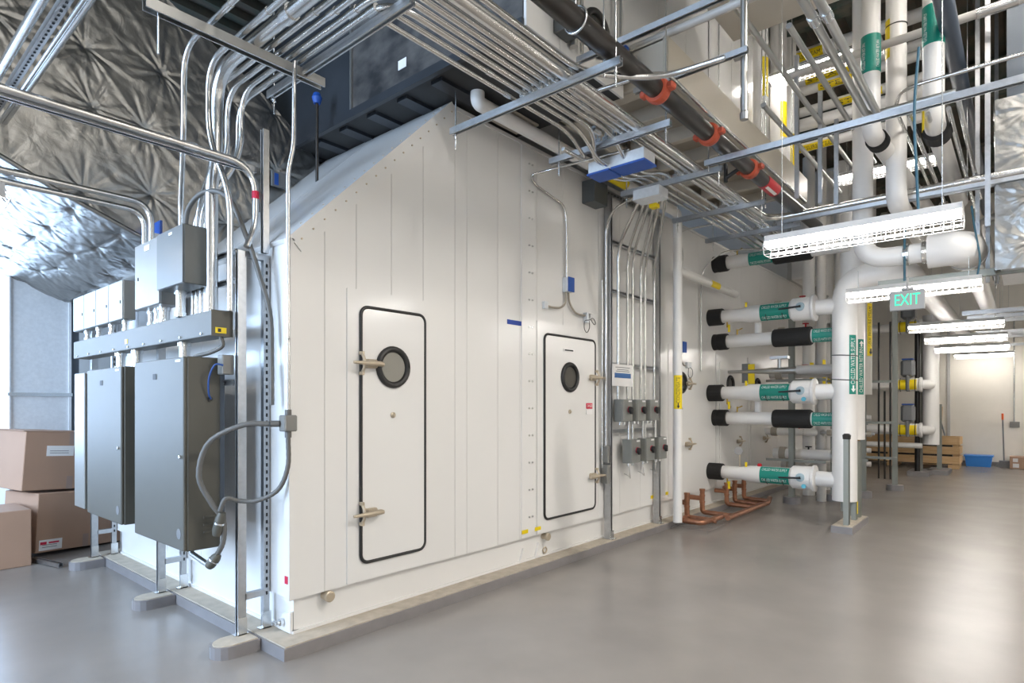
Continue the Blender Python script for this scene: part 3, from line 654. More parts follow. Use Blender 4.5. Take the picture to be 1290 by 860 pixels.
# strut with two conduits at the very top left, and the long one across the foil
t = thing('perforated_strut', 'perforated strut channel crossing the upper left corner', 'strut', (.84, 4.5, 3.6))
MB().strut((.84, 1.8, 3.62), (.84, 6.6, 3.62), (0, 0, 1)).build('channel', 'strut', t)
sm = MB(); slots(sm, (.84, 2.2, 3.599), (.84, 6.5, 3.599), 86, (0, 0, -.0006), (1, 0, 0)); sm.build('slots', 'slot', t)['kind'] = 'stuff'
conduit('right-hand conduit beside the perforated strut at upper left', [(.91, 1.8, 3.6), (.91, 7.0, 3.6)], .020, .1)
conduit('left-hand conduit beside the perforated strut at upper left', [(.755, 1.8, 3.6), (.755, 7.0, 3.6)], .024, .1)
conduit('thin middle conduit beside the perforated strut at upper left', [(.875, 1.8, 3.57), (.875, 7.0, 3.57)], .010, .1)
t = thing('cross_strut', 'strut channel crossing in front of the dark foil face', 'strut', (1.2, 3.97, 3.2))
MB().strut((.2, 3.98, 3.19), (1.98, 3.98, 3.19), (0, 0, -1)).build('channel', 'strut', t)
MB().box(1.16, 1.24, 3.953, 3.957, 3.20, 3.225).build('red_tag', 'redi', t)
cc = conduit('conduit crossing the foil duct and dropping to the nearest rack frame', [(.2, 3.93, 3.20), (1.955, 3.93, 3.20), (1.955, 3.93, 2.80), (1.88, 3.90, 2.64)], .021, .2, 'emt', [((1.50, 3.93, 3.20), (1.58, 3.93, 3.20))])
MB().cyl((1.955, 3.93, 2.98), (1.955, 3.93, 3.03), .0225, 12).build('red_band', 'redi', cc)
conduit('upper of two conduits running from the left into the pale junction box', [(-.6, 5.17, 3.16), (1.74, 5.17, 3.16), (1.74, 5.17, 2.84)], .022, .24, 'emt', [((.9, 5.17, 3.16), (.98, 5.17, 3.16))])
conduit('lower of two conduits running from the left into the pale junction box', [(-.6, 5.25, 3.11), (1.72, 5.25, 3.11), (1.72, 5.25, 2.84)], .022, .24, 'emt', [((.8, 5.25, 3.11), (.88, 5.25, 3.11))])
# the corner conduit with its cast box and flexible tails
cc = conduit('slim conduit up the unit corner with an offset near its top', [(2.02, 3.625, 2.02), (2.02, 3.625, 3.12), (2.045, 3.60, 3.28), (2.05, 3.60, 3.82)], .014, .06, 'emt', [((2.02, 3.625, 2.9), (2.02, 3.625, 2.96))])
conduit('lower length of the slim corner conduit above the cast box', [(2.02, 3.625, 1.57), (2.02, 3.625, 2.03)], .014, .02)
cb = thing('cast_junction_box', 'pale cast junction box on the conduit at the unit corner', 'box', (2.01, 3.63, 1.4))
MB().bbox(1.975, 2.065, 3.585, 3.665, 1.43, 1.535, .008).build('body', 'encl', cb)
for a, c in (((2.02, 3.625, 1.535), (2.02, 3.625, 1.57)), ((2.02, 3.625, 1.43), (2.02, 3.625, 1.39)), ((1.975, 3.65, 1.48), (1.93, 3.68, 1.48))): MB().cyl(a, c, .021, 10).build('hub', 'flex', cb)
def flexi(label, pts, r=.016, m='flex', ends=True):
    t = thing('flexible_conduit', label, 'conduit', pts[0]); p = spline(pts, 9)
    MB().ring(p, [r * (1 + (.05 if i % 2 else -.03)) for i in range(len(p))], 10).build('hose', m, t)
    return t
flexi('grey flexible conduit arching from the dark junction box to the strut frame', [(1.69, 4.40, 2.79), (1.70, 4.36, 2.95), (1.75, 4.22, 3.04), (1.83, 4.05, 2.98), (1.90, 3.93, 2.70), (1.95, 3.86, 2.45), (2.0, 3.82, 2.2), (2.0, 3.80, 1.9), (1.985, 3.77, 1.6)])
flexi('grey flexible conduit looping from the cast box down to the cabinet bottom', [(1.93, 3.69, 1.48), (1.80, 3.80, 1.47), (1.66, 3.95, 1.36), (1.62, 4.0, 1.15), (1.68, 3.97, .98), (1.745, 3.94, .86), (1.75, 3.95, .72), (1.73, 4.0, .62)], .017)
flexi('grey flexible conduit dropping from the cast box and curling behind the frame', [(2.02, 3.625, 1.39), (2.02, 3.63, 1.2), (1.985, 3.69, 1.05), (1.90, 3.80, .98), (1.82, 3.88, .98), (1.745, 3.90, 1.0), (1.72, 3.93, .92)], .015)
for (p, q, l) in (((1.735, 3.985, .63), (1.69, 4.03, .55), 'lower'), ((1.735, 3.93, .91), (1.715, 3.97, .76), 'upper')):
    t = thing('hose_connector', l + ' grey hose connector beside the nearest large cabinet', 'connector', p)
    MB().ring([p, V(p).lerp(V(q), .25), V(p).lerp(V(q), .8), q], [.022, .033, .033, .024], 12).build('body', 'gry' if 0 else 'enc', t); MB().cyl(V(p).lerp(V(q), .42), V(p).lerp(V(q), .5), .037, 8).build('nut', 'zinc', t)
conduit('short pipe under the nearest cabinet running to the hose connector', [(1.69, 4.03, .565), (1.69, 4.30, .60), (1.69, 4.30, .655)], .018, .08, 'rigid')
es = thing('ethernet_switch_box', 'small pale network box with a blue cable beside the nearest cabinet', 'box', (1.8, 4.02, 1.85))
MB().bbox(1.76, 1.84, 3.985, 4.06, 1.80, 1.93, .006).build('body', 'encl', es)
MB().ring(spline([(1.765, 3.98, 1.86), (1.72, 4.0, 1.86), (1.70, 4.04, 1.78), (1.71, 4.07, 1.68), (1.73, 4.085, 1.64)], 8), .006, 8).build('blue_cable', 'bluec', es)
MB().cyl((1.73, 4.09, 1.64), (1.73, 4.10, 1.64), .016, 10).build('grommet', 'black', es)
flexi('short black hose between wireway and nearest cabinet', [(1.77, 4.03, 2.05), (1.78, 4.03, 1.99), (1.74, 4.10, 1.95), (1.70, 4.20, 1.93), (1.69, 4.24, 1.92)], .014)

# ------------------------------------------------------------------ wall-mounted disconnect kit on the side of the unit
for x, l in ((5.905, 'left'), (7.085, 'right')):
    t = thing('wall_strut_post', l + ' upright strut fixed to the unit beside the switch boxes', 'strut', (x, 3.6, .085))
    MB().strut((x, 3.625, .087), (x, 3.625, 3.98), (0, -1, 0)).build('post', 'strut', t)
    MB().strut((x, 3.584, .087), (x, 3.584, 3.98), (0, -1, 0)).build('post', 'strut', t)
    MB().box(x - .035, x + .035, 3.555, 3.562, .087, .18).box(x - .05, x + .05, 3.53, 3.66, .0862, .094).build('foot_bracket', 'zinc', t)
for z, l in ((3.47, 'top'), (2.91, 'middle'), (2.07, 'lower'), (1.30, 'bottom')):
    one('wall_rail', MB().strut((5.93, 3.615, z), (7.06, 3.615, z), (0, -1, 0)), 'strut', l + ' horizontal strut rail behind the wall conduits', 'strut')
cx = [6.05, 6.265, 6.385, 6.585, 6.69, 6.93]
low_z = [1.66, 1.66, 1.2, 1.66, 1.2, 1.66]
for i, x in enumerate(cx):
    e = (5.60 + .03 * i, 3.02 - .04 * i, 3.76)
    conduit(['first', 'second', 'third', 'fourth', 'fifth', 'sixth'][i] + ' from left of the wall conduits feeding the switch boxes', [(x, 3.565, low_z[i]), (x, 3.565, 3.42 - .03 * i), e], .0165 if i not in (0,) else .02, .22, 'emt', [((x, 3.565, 3.0), (x, 3.565, 3.08))], 'wall conduits above the switch boxes')
conduit('conduit beside the left wall strut bending over to the pull box', [(5.845, 3.60, 1.12), (5.845, 3.60, 3.62), (5.70, 3.40, 3.74), (5.57, 3.05, 3.76)], .015, .16)
conduit('thin conduit running down left of the wall strut to the floor', [(5.80, 3.62, .9), (5.80, 3.62, 3.0)], .009, .1)
ct = thing('wall_switch_box', 'slim zinc switch and coupling low on the left wall conduit', 'box', (5.86, 3.60, .8))
MB().bbox(5.80, 5.87, 3.555, 3.63, .72, .93, .006).build('lower_body', 'encl', ct); MB().bbox(5.81, 5.865, 3.56, 3.63, .95, 1.14, .006).build('upper_body', 'encl', ct)
jb2 = thing('pull_box', 'zinc pull box on the fourth trapeze where wall conduits meet', 'box', (5.57, 2.95, 3.7))
MB().bbox(5.47, 5.67, 2.76, 3.05, 3.69, 3.785, .004).build('body', 'galv', jb2); MB().box(5.465, 5.675, 2.755, 3.055, 3.683, 3.69).build('cover', 'galv', jb2)
MB().box(5.72, 5.80, 2.92, 3.0, 3.66, 3.70).build('label', 'yellow', jb2)
for row, (z0, z1, xs_) in enumerate(((1.41, 1.665, (5.976, 6.30, 6.62)), (.925, 1.20, (6.165, 6.52, 6.85)))):
    for j, x in enumerate(xs_):
        t = thing('disconnect_switch', ['left', 'middle', 'right'][j] + ' grey switch box with red and black handle, ' + ['upper', 'lower'][row] + ' row', 'switch', (x + .11, 3.52, z0), 'wall switch boxes')
        MB().bbox(x, x + .215, 3.467, 3.58, z0, z1, .005).build('body', 'disc', t)
        d = MB().bbox(x + .003, x + .212, 3.455, 3.468, z0 + .003, z1 - .003, .004).build('door', 'enc' if 0 else 'disc', t)
        hx = x + .12; hz = (z0 + z1) / 2 + .01
        MB().lathe((hx + .016, 3.455, hz), (0, -1, 0), [(0, .036), (.012, .036), (.02, .03)], 18).build('red_plate', 'redi', d)
        MB().bbox(hx - .018, hx + .018, 3.40, 3.437, hz - .05, hz + .03, .008).lathe((hx, 3.44, hz), (0, -1, 0), [(0, .035), (.03, .032)], 14).build('handle', 'black', d)
        MB().box(x + .12, x + .19, 3.452, 3.456, z1 - .03, z1 - .012).build('tag', 'paper', d)
        for hx2 in (x + .06, x + .15): MB().cyl((hx2, 3.53, z0), (hx2, 3.53, z0 - .035), .02, 10).build('hub', 'zinc', t)
for j, x in enumerate((6.24, 6.58, 6.90)):
    conduit(['left', 'middle', 'right'][j] + ' short conduit between upper and lower switch boxes', [(x, 3.535, 1.20), (x, 3.535, 1.41)], .02, .05, 'emt', [], 'short conduits between the switch boxes')
    flexi(['left', 'middle', 'right'][j] + ' loose wire loop under the lower switch boxes', [(x, 3.53, .89), (x + .01, 3.53, .80), (x + .06, 3.55, .74), (x + .10, 3.60, .76), (x + .10, 3.655, .78)], .006, 'zinc')
s_ = thing('notice_sign', 'white notice with a blue band hung on the wall conduits', 'sign', (6.1, 3.54, 1.8))
MB().bbox(5.87, 6.33, 3.532, 3.538, 1.815, 2.065, .001).build('board', 'paper', s_)
MB().box(5.92, 6.28, 3.529, 3.532, 1.91, 1.965).build('blue_band', mat('notice_blue', (.03, .12, .33), .5), s_)
for z, wd in ((2.03, .32), (2.005, .26), (1.985, .30)): MB().box(6.1 - wd / 2, 6.1 + wd / 2, 3.5305, 3.532, z - .004, z + .004).build('print_line', 'gry', s_)
gb = jbox('junction_box', 5.45, 5.72, 3.50, 3.66, 3.78, 4.02, 'encd', 'grey square junction box at the top of the unit wall')
gb2 = one('lid_plate', MB().prism([(5.3, 3.62), (5.9, 3.62), (6.2, 3.30), (5.6, 3.30)], 'z', 4.12, 4.14), 'rigid', 'dark steel plate above the square junction box', 'plate')
tr2 = thing('perforated_angle', 'perforated steel angle along the top edge of the unit', 'strut', (6.4, 3.63, 4.0))
MB().box(5.72, 7.2, 3.61, 3.615, 3.98, 4.04).box(5.72, 7.2, 3.615, 3.655, 4.035, 4.04).build('angle', 'strut', tr2)
sm = MB(); slots(sm, (5.75, 3.6095, 4.01), (7.10, 3.6095, 4.01), 20, (0, -.0006, 0), (0, 0, 1)); sm.build('slots', 'slot', tr2)['kind'] = 'stuff'
# the lamp circuit above the second door
conduit('thin conduit looping down the unit wall to the blue-covered outlet box', [(4.6, 2.6, 3.80), (4.6, 3.45, 3.84), (4.5, 3.62, 3.80), (4.6, 3.63, 3.74), (5.08, 3.63, 3.66), (5.125, 3.63, 3.5), (5.125, 3.63, 2.92)], .011, .10, 'emt', [((5.125, 3.63, 3.20), (5.125, 3.63, 3.23))])
ob = thing('outlet_box', 'small zinc outlet box with a blue cover above the second door', 'box', (5.15, 3.6, 2.76))
MB().bbox(5.09, 5.19, 3.60, 3.66, 2.77, 2.92, .004).build('body', 'galv', ob); MB().bbox(5.105, 5.205, 3.585, 3.60, 2.775, 2.925, .002).build('cover', 'blue', ob)
flexi('left armoured cable from the blue-covered outlet box', [(5.11, 3.63, 2.77), (5.10, 3.63, 2.66), (5.02, 3.63, 2.60), (4.90, 3.63, 2.585), (4.80, 3.64, 2.59)], .011, 'taupe')
flexi('right armoured cable from the blue-covered outlet box', [(5.16, 3.63, 2.77), (5.18, 3.63, 2.67), (5.28, 3.63, 2.58), (5.42, 3.63, 2.565), (5.50, 3.64, 2.57)], .011, 'taupe')
dt = thing('duct_sensor', 'small white sensor with a looped wire above the second door', 'sensor', (5.55, 3.6, 2.5))
MB().bbox(5.50, 5.62, 3.60, 3.655, 2.53, 2.60, .006).build('body', 'panel', dt); MB().bbox(5.47, 5.53, 3.60, 3.655, 2.49, 2.60, .004).build('bracket', 'galv', dt)
MB().ring(spline([(5.55, 3.61, 2.53), (5.60, 3.60, 2.48), (5.63, 3.60, 2.50), (5.58, 3.60, 2.545), (5.50, 3.60, 2.52), (5.42, 3.60, 2.50), (5.41, 3.60, 2.42), (5.46, 3.60, 2.38), (5.51, 3.60, 2.44), (5.50, 3.60, 2.52)], 6), .004, 6).build('wire', 'ink', dt)
lb = thing('cable_end_box', 'small zinc connector box at the end of the left armoured cable', 'box', (4.78, 3.63, 2.58))
MB().bbox(4.745, 4.80, 3.62, 3.66, 2.555, 2.63, .004).build('body', 'galv', lb)
# same kit further along the wall
conduit('thin conduit down the wall right of the condensate pipe', [(7.1, 2.9, 3.78), (7.3, 3.4, 3.84), (7.84, 3.60, 3.66), (7.84, 3.63, 3.4), (7.84, 3.63, 2.48)], .011, .15)
ob = thing('outlet_box', 'small outlet box with blue cover right of the condensate pipe', 'box', (7.88, 3.6, 2.3))
MB().bbox(7.79, 7.90, 3.60, 3.66, 2.32, 2.47, .004).build('body', 'galv', ob); MB().bbox(7.83, 7.94, 3.585, 3.60, 2.325, 2.475, .002).build('cover', 'blue', ob)
flexi('short armoured cable under the outlet box by the condensate pipe', [(7.85, 3.63, 2.32), (7.86, 3.63, 2.22), (7.93, 3.63, 2.16), (8.0, 3.63, 2.15)], .010, 'taupe')
dt = thing('duct_sensor', 'small zinc sensor with looped wire above the third door', 'sensor', (8.05, 3.6, 2.1))
MB().bbox(8.0, 8.13, 3.60, 3.655, 2.12, 2.20, .005).build('body', 'galv', dt)
MB().ring(spline([(8.05, 3.61, 2.12), (8.02, 3.6, 2.02), (8.08, 3.6, 1.98), (8.16, 3.6, 2.03), (8.15, 3.6, 2.10), (8.08, 3.6, 2.13)], 6), .004, 6).build('wire', 'ink', dt)
conduit('long thin conduit bending down the wall left of the chilled water pipes', [(9.0, 2.9, ZC), (8.5, 3.3, 3.80), (8.52, 3.62, 3.6), (8.52, 3.63, 3.2), (8.52, 3.63, 2.1)], .011, .2)

# ------------------------------------------------------------------ condensate pipe
cp = thing('condensate_pipe', 'white vertical condensate pipe with a yellow label beside the switch boxes', 'pipe', (7.42, 3.42, 0))
MB().tube([(7.25, 3.40, .10), (7.25, 3.40, 4.06), (3.55, 3.40, 4.06), (3.55, 3.40, 4.145)], .058, .10, 18).build('pipe', 'pipe', cp)
nv = (-.75, -.5, 0)
MB().sector((7.25, 3.40, 0), (0, 0, 1), .058, 1.55, 1.98, nv, 1.0).build('label', 'yellow', cp)
pipe_lettering(cp, 'CONDENSATE', (7.25, 3.40, 1.79), (0, 0, 1), .058, nv, 0, 1, .062, .33, 'ink')
arrow(cp, (7.25 - .067 * .83, 3.40 - .067 * .555, 1.59), (0, 0, -1), (-.555, .83, 0), .07, .04, 'ink')
MB().cyl((7.25, 3.40, 3.33), (9.25, 3.40, 3.30), .055, 16).build('branch', 'pipe', cp); MB().cyl((9.25, 3.40, 3.30), (9.26, 3.40, 3.30), .052, 16).build('branch_cap', 'pipeg', cp)
MB().sector((8.25, 3.40, 3.315), (1, 0, -.015), .055, 0, .30, (-.5, -.8, -.1), .9).build('label', 'yellow', cp)
MB().sector((5.5, 3.40, 4.06), (1, 0, 0), .058, 0, .42, (-.3, -.6, -.75), 1.0).build('label', 'yellow', cp)

# ------------------------------------------------------------------ chilled water branches and risers
NB = (-.93, -.36, 0)          # direction of the visible flank of pipes that run along y
def cw_label(parent, x, z, r, y_c, L_, texts, half=1.15, aim=None, m='green'):
    aim = aim or (-.97, 0, (1.6 - z) * .12)
    c = (x, y_c, z); A = (0, -1, 0)
    MB().sector(c, A, r, -L_ / 2, L_ / 2, aim, half).build('label', m, parent)
    # angles measured with e2 = A x e1 ; positive turns towards +z or -z depending on A
    for (s_, ang) in texts:
        pipe_lettering(parent, s_, c, A, r, aim, ang * .86, 1, .062, L_ * .86, 'whitei')
for j, z in enumerate((2.92, 1.78, .602)):
    l = ['upper', 'middle', 'lowest'][j]
    t = thing('chilled_water_supply_branch', l + ' white chilled water supply branch with green label and valve', 'pipe', (8.905, 2.7, z), 'chilled water supply branches')
    x = 8.905
    MB().ring([(x, 3.66, z), (x, 3.18, z), (x, 3.06, z), (x, 2.98, z), (x, 2.45, z)], [.095, .095, .118, .122, .122], 20).build('pipe', 'pipe', t)
    MB().lathe((x, 3.66, z), (0, -1, 0), [(0, .125), (.20, .125), (.21, .118)], 24).build('black_collar', 'foam', t)
    v = MB(); v.lathe((x, 2.49, z), (0, -1, 0), [(0, .128), (.03, .158), (.27, .16), (.285, .18), (.315, .18), (.33, .115)], 26); vb = v.build('valve_jacket', 'pipe', t)
    MB().cyl((x, 2.18, z), (x, 1.90, z), .105, 18).build('pipe_end', 'pipe', t)
    h = MB().lathe((x - .15, 2.335, z + .015), (-1, 0, 0), [(0, .06), (.02, .055), (.03, .03)], 14).build('gasket_ring', 'palebl', vb)
    MB().ring([(x - .19, 2.32, z + .015), (x - .20, 2.35, z + .012), (x - .20, 2.60, z + .00)], [.018, .014, .012], 8).build('handle', 'black', vb)
    if j: MB().lathe((x - .145, 2.29, z - .10), (-1, 0, 0), [(0, .03), (.012, .03)], 12).build('round_tag', 'lblue', vb)
    cw_label(t, x, z, .1225, 2.69, .39, (('CHILLED WATER SUPPLY', .72), ('CHILLED WATER SUPPLY', -.72)))
    for yy in (2.58, 2.80): MB().ring([(x + .124 * math.cos(a), yy, z + .124 * math.sin(a)) for a in [PI * 1.1 + i * .2 for i in range(6)]], .006, 6).build('strap', 'black', t)
    # drain and vent fittings
    MB().cyl((x - .02, 3.38, z - .09), (x - .02, 3.38, z - .17), .012, 8).build('drain', 'brassy', t); MB().box(x - .05, x - .04, 3.33, 3.36, z - .24, z - .13).build('tag', 'yellow', t)
    MB().cyl((x - .02, 3.1, z + .09), (x - .02, 3.1, z + .15), .012, 8).build('vent', 'brassy', t); MB().box(x - .05, x - .04, 3.08, 3.11, z + .1, z + .17).build('tag', 'yellow', t)
for j, z in enumerate((3.76, 2.564, 1.405)):
    l = ['upper', 'middle', 'lowest'][j]
    t = thing('chilled_water_return_branch', l + ' chilled water return branch with a black sleeve and green label', 'pipe', (9.09, 2.7, z), 'chilled water return branches')
    x = 9.09
    MB().cyl((x, 3.66, z), (x, 1.80, z), .095, 20).build('pipe', 'pipe', t)
    MB().lathe((x, 3.66, z), (0, -1, 0), [(0, .125), (.06, .12), (.07, .125), (.20, .125), (.21, .118)], 24).build('black_collar', 'foam', t)
    y0 = 2.78
    MB().lathe((x, y0, z), (0, -1, 0), [(0, .12), (.02, .130), (.49, .132), (.51, .12)], 24).build('black_sleeve', 'foam', t)
    if j: cw_label(t, x, z, .098, 2.10, .30, (('CHILLED WATER RETURN', .72), ('CHILLED WATER RETURN', -.72)))
    else: cw_label(t, x, z, .098, 2.95, .33, (('CHILLED WATER RETURN', .72), ('CHILLED WATER RETURN', -.72)))
    MB().cyl((x - .02, 3.30, z + .09), (x - .02, 3.30, z + .17), .012, 8).ring([(x - .02, 3.30, z + .15), (x - .03, 3.22, z + .18)], .008, 6).build('valve', 'brassy', t)
    MB().cyl((x, 3.0, z + .09), (x, 3.0, z + .25), .05, 12).build('stub', 'pipe', t)
rs = thing('supply_riser', 'thick white chilled water supply riser curving over at the top', 'pipe', (8.905, 1.826, 0))
MB().tube([(8.905, 1.826, .34), (8.905, 1.826, 3.28), (8.905, 1.15, 3.28), (19.5, 1.15, 3.28)], .148, .34, 26, 10).build('pipe', 'pipe', rs)
MB().cyl((8.905, 1.826, .20), (8.905, 1.826, .36), .05, 12).build('stub', 'strutg', rs)
for z in (2.25, 1.93):
    MB().ring([(8.905 + .151 * math.cos(a), 1.826 + .151 * math.sin(a), z + .01 * math.sin(a)) for a in [2 * PI * i / 24 for i in range(26)]], .006, 6, False).build('strap', 'black', rs)
av = V((-.98, -.20, 0))
dirr = V((-.62, -.78, 0))
MB().sector((8.905, 1.826, 0), (0, 0, 1), .148, 1.74, 2.51, dirr, .34).build('label', 'green', rs)
pipe_lettering(rs, 'CHILLED WATER SUPPLY', (8.905, 1.826, 2.17), (0, 0, 1), .148, dirr, 0, 1, .085, .60, 'whitei')
dn = dirr.normalized(); arrow(rs, V((8.905, 1.826, 1.81)) + dn * .152, (0, 0, -1), V((0, 0, -1)).cross(-dn), .09, .07, 'whitei')
rr = thing('return_riser', 'second white riser just behind the chilled water supply riser', 'pipe', (9.25, 1.80, 1.1))
MB().cyl((9.25, 1.80, 1.135), (9.25, 1.80, 4.2), .148, 24).build('pipe', 'pipe', rr)
dir2 = V((-.60, -.80, 0))
MB().sector((9.25, 1.80, 0), (0, 0, 1), .148, 1.74, 2.48, dir2, .30).build('label', 'green', rr)
pipe_lettering(rr, 'CHILLED WATER RETURN', (9.25, 1.80, 2.07), (0, 0, 1), .148, dir2, 0, 1, .075, .60, 'whitei')
dn = dir2.normalized(); arrow(rr, V((9.25, 1.80, 2.42)) + dn * .152, (0, 0, 1), V((0, 0, 1)).cross(-dn), .08, .07, 'whitei')
st = thing('riser_stand', 'grey strut stand on a concrete block carrying the risers', 'stand', (8.85, 1.76, 0))
MB().box(8.36, 9.36, 1.63, 1.87, 0, .085).build('block_face', 'curb', st); MB().box(8.37, 9.35, 1.64, 1.86, .085, .093).build('block_top', 'dust', st)
for (x, y, z1) in ((8.50, 1.72, 1.17), (9.20, 1.72, 1.10), (8.95, 1.72, .6), (9.27, 1.80, 1.14)):
    MB().strut((x, y, .093), (x, y, z1), (0, -1, 0), .082, .06).build('post', 'strutg', st)
MB().lathe((8.50, 1.72, 1.17), (0, 0, 1), [(0, .045), (.05, .05), (.07, .03)], 12).build('cap', 'black', st)
MB().box(8.90, 8.93, 1.675, 1.68, .18, .34).build('tag', 'yellow', st)

# ------------------------------------------------------------------ large pipes overhead at right
def pipe(label, pts, r, bend, m='pipe', n=22, group=None, name='pipe'):
    t = thing(name, label, 'pipe', pts[0], group); MB().tube(pts, r, bend, n, 9).build('run', m, t); return t
t = pipe('thick white overhead pipe dropping then turning away with a steel coupling', [(7.8, 1.415, 7.10), (7.8, 1.415, 3.24), (7.8, .49, 3.24), (19.0, .49, 3.24)], .105, .26)
MB().lathe((7.8, 1.02, 3.24), (0, -1, 0), [(0, .115), (.05, .12), (.06, .10), (.16, .10), (.17, .12), (.22, .115)], 24).build('coupling', 'zinc', t)
MB().tube([(7.8, .80, 3.24), (7.8, .49, 3.24), (8.15, .49, 3.24)], .175, .20, 24, 9).build('elbow_cover', 'pipe', t)
MB().lathe((8.12, .49, 3.24), (1, 0, 0), [(0, .185), (.05, .185), (.06, .12)], 24).build('elbow_rim', 'pipe', t)
t = pipe('white vertical pipe with a green label, left of the three at upper right', [(6.7, 1.147, 7.10), (6.7, 1.147, 4.25), (10.2, .99, 4.22)], .082, .14)
def vert_label(t, x, y, r, z0, z1, s1):
    d = V((-x, -y, 0)).normalized()
    MB().sector((x, y, 0), (0, 0, 1), r, z0, z1, d, 1.55, 16).build('label', 'green', t)
    for a, sg in ((-.75, 1), (.75, 1)): pipe_lettering(t, s1, (x, y, (z0 + z1) / 2 - .02), (0, 0, 1), r, d, a, sg, .045, (z1 - z0) * .72, 'whitei')
vert_label(t, 6.7, 1.147, .082, 4.80, 5.16, 'CHILLED WATER RETURN')
MB().lathe((6.90, 1.138, 4.248), (1, -.045, 0), [(0, .085), (.02, .10), (.14, .10), (.16, .085)], 20).build('black_wrap', 'foam', t)
t = pipe('white vertical pipe with a narrow yellow label, middle of the three at upper right', [(7.4, 1.035, 7.10), (7.4, 1.035, 3.72), (10.5, 1.035, 3.72)], .095, .2)
MB().sector((7.4, 1.035, 0), (0, 0, 1), .095, 5.22, 5.62, (-.55, .85, 0), .5).build('label', 'yellow', t)
for z in (5.35, 5.55): MB().ring([(7.4 + .098 * math.cos(a), 1.035 + .098 * math.sin(a), z) for a in [2 * PI * i / 20 for i in range(22)]], .006, 6, False).build('strap', 'black', t)
t = pipe('white vertical pipe with a green label, right of the three at upper right', [(6.7, .647, 7.10), (6.7, .647, 4.20), (9.6, .647, 4.20)], .085, .16)
vert_label(t, 6.7, .647, .085, 4.88, 5.24, 'CHILLED WATER SUPPLY')
MB().lathe((6.86, .647, 4.20), (1, 0, 0), [(0, .088), (.02, .115), (.22, .115), (.24, .088)], 20).build('black_wrap', 'foam', t)
MB().sector((6.7, .647, 0), (0, 0, 1), .085, 4.12, 4.35, (-.3, .9, 0), .4).build('tag', 'yellow', t)
t = pipe('long grey pipe crossing behind the labelled vertical pipes at upper right', [(7.0, 2.0, 5.20), (7.0, -2.0, 5.20)], .04, .1, 'pipeg')
MB().cyl((7.0, .35, 5.20), (7.0, .05, 5.20), .048, 14).build('saddle', 'emt', t); MB().cyl((7.0, -.35, 5.2), (7.0, -.6, 5.2), .042, 14).build('label', 'green', t)
pipe('blue-grey plastic pipe slanting away at upper right', [(3.5, .53, 5.0), (13.5, .53, 5.0)], .074, .1, 'pvc')
for i, (y, z) in enumerate(((1.06, 4.20), (.98, 4.20))):
    conduit(['left', 'right'][i] + ' of two fat grey conduits from the top that turn along the strut', [(2.6, y + .04, 4.22), (6.25 + .12 * i, y + .04, 4.22), (6.25 + .12 * i, .45 + .2 * i, 4.22 - .01 * i)], .030, .12, 'rigid', [((4.4, y + .04, 4.22), (4.5, y + .04, 4.22))])
for i, (y, x0) in enumerate(((.80, 6.4), (.67, 6.5), (.52, 6.5), (.44, 6.3))):
    conduit(['first', 'second', 'third', 'fourth'][i] + ' from left of the parallel conduits descending away at upper right', [(x0, y, 4.20), (10.8 - .4 * i, y, 4.20)], .019, .1, 'emt', [((7.6 + .3 * i, y, 4.2), (7.68 + .3 * i, y, 4.2))], 'parallel conduits at upper right')
for i, (x, z) in enumerate(((6.35, 4.42), (6.7, 4.36))):
    conduit(['upper', 'lower'][i] + ' curved conduit sweeping across to the right edge at the top', [(9.5, .95 - .3 * i, z), (x + .35, .95 - .3 * i, z), (x, .85 - .3 * i, z), (x, -1.6, z)], .016, .2)
def longstrut(label, a, c, hang=(), m='strut', s_=.041):
    t = thing('strut_channel', label, 'strut', a); MB().strut(a, c, (0, 0, -1), s_, s_).build('channel', m, t)
    for p in hang: MB().cyl((p[0], p[1], a[2] - .08), (p[0], p[1], 7.1), .006, 6).build('threaded_rod', 'zinc', t)
    return t
longstrut('long blue-grey strut crossing the upper right in front of everything', (5.33, 2.23, 3.80), (5.33, -1.4, 3.80), ((5.33, 2.20),), 'strut', .05)
longstrut('strut under the thick conduit that turns to the right', (7.58, 2.2, 3.79), (7.58, -1.2, 3.79), ((7.58, .3),))
longstrut('deeper strut behind the hanging light, crossing the white pipes', (8.4, 1.5, 4.0), (8.4, .2, 4.0), ((8.4, 1.45), (8.4, .5)))
longstrut('strut along the base frame of the upper unit, left one', (3.67, 2.5, 4.12), (3.67, 1.2, 4.12), ())
longstrut('strut along the base frame of the upper unit, right one', (4.33, 2.4, 4.12), (4.33, 1.5, 4.12), ())
t = thing('hanger_post', 'thick grey upright pipe hanging beside the cream base frame', 'pipe', (4.4, 1.55, 3.7))
MB().cyl((4.4, 1.55, 3.70), (4.4, 1.55, 4.9), .026, 12).lathe((4.4, 1.55, 3.66), (0, 0, 1), [(0, .028), (.05, .032), (.06, .026)], 10).build('post', 'rigid', t)
MB().cyl((4.4, 1.55, 4.14), (4.4, 1.62, 4.14), .035, 10).build('clamp', 'rigid', t)
conduit('grey conduit curving along the underside of the cream base frame', [(4.0, 2.6, 4.05), (4.15, 2.05, 4.10), (4.55, 2.07, 4.10), (8.0, 2.07, 4.10)], .017, .2, 'emt')
pipe('grey pipe with green band crossing toward the beige box at top', [(4.52, 2.53, 4.60), (4.52, 1.3, 4.60)], .032, .1, 'pipeg')
bd = thing('beige_duct_box', 'beige sheet metal box hanging at the top centre', 'duct', (4.4, 1.4, 4.9))
MB().bbox(2.6, 5.48, .55, 2.03, 4.90, 5.7, .01).build('body', 'cream', bd)
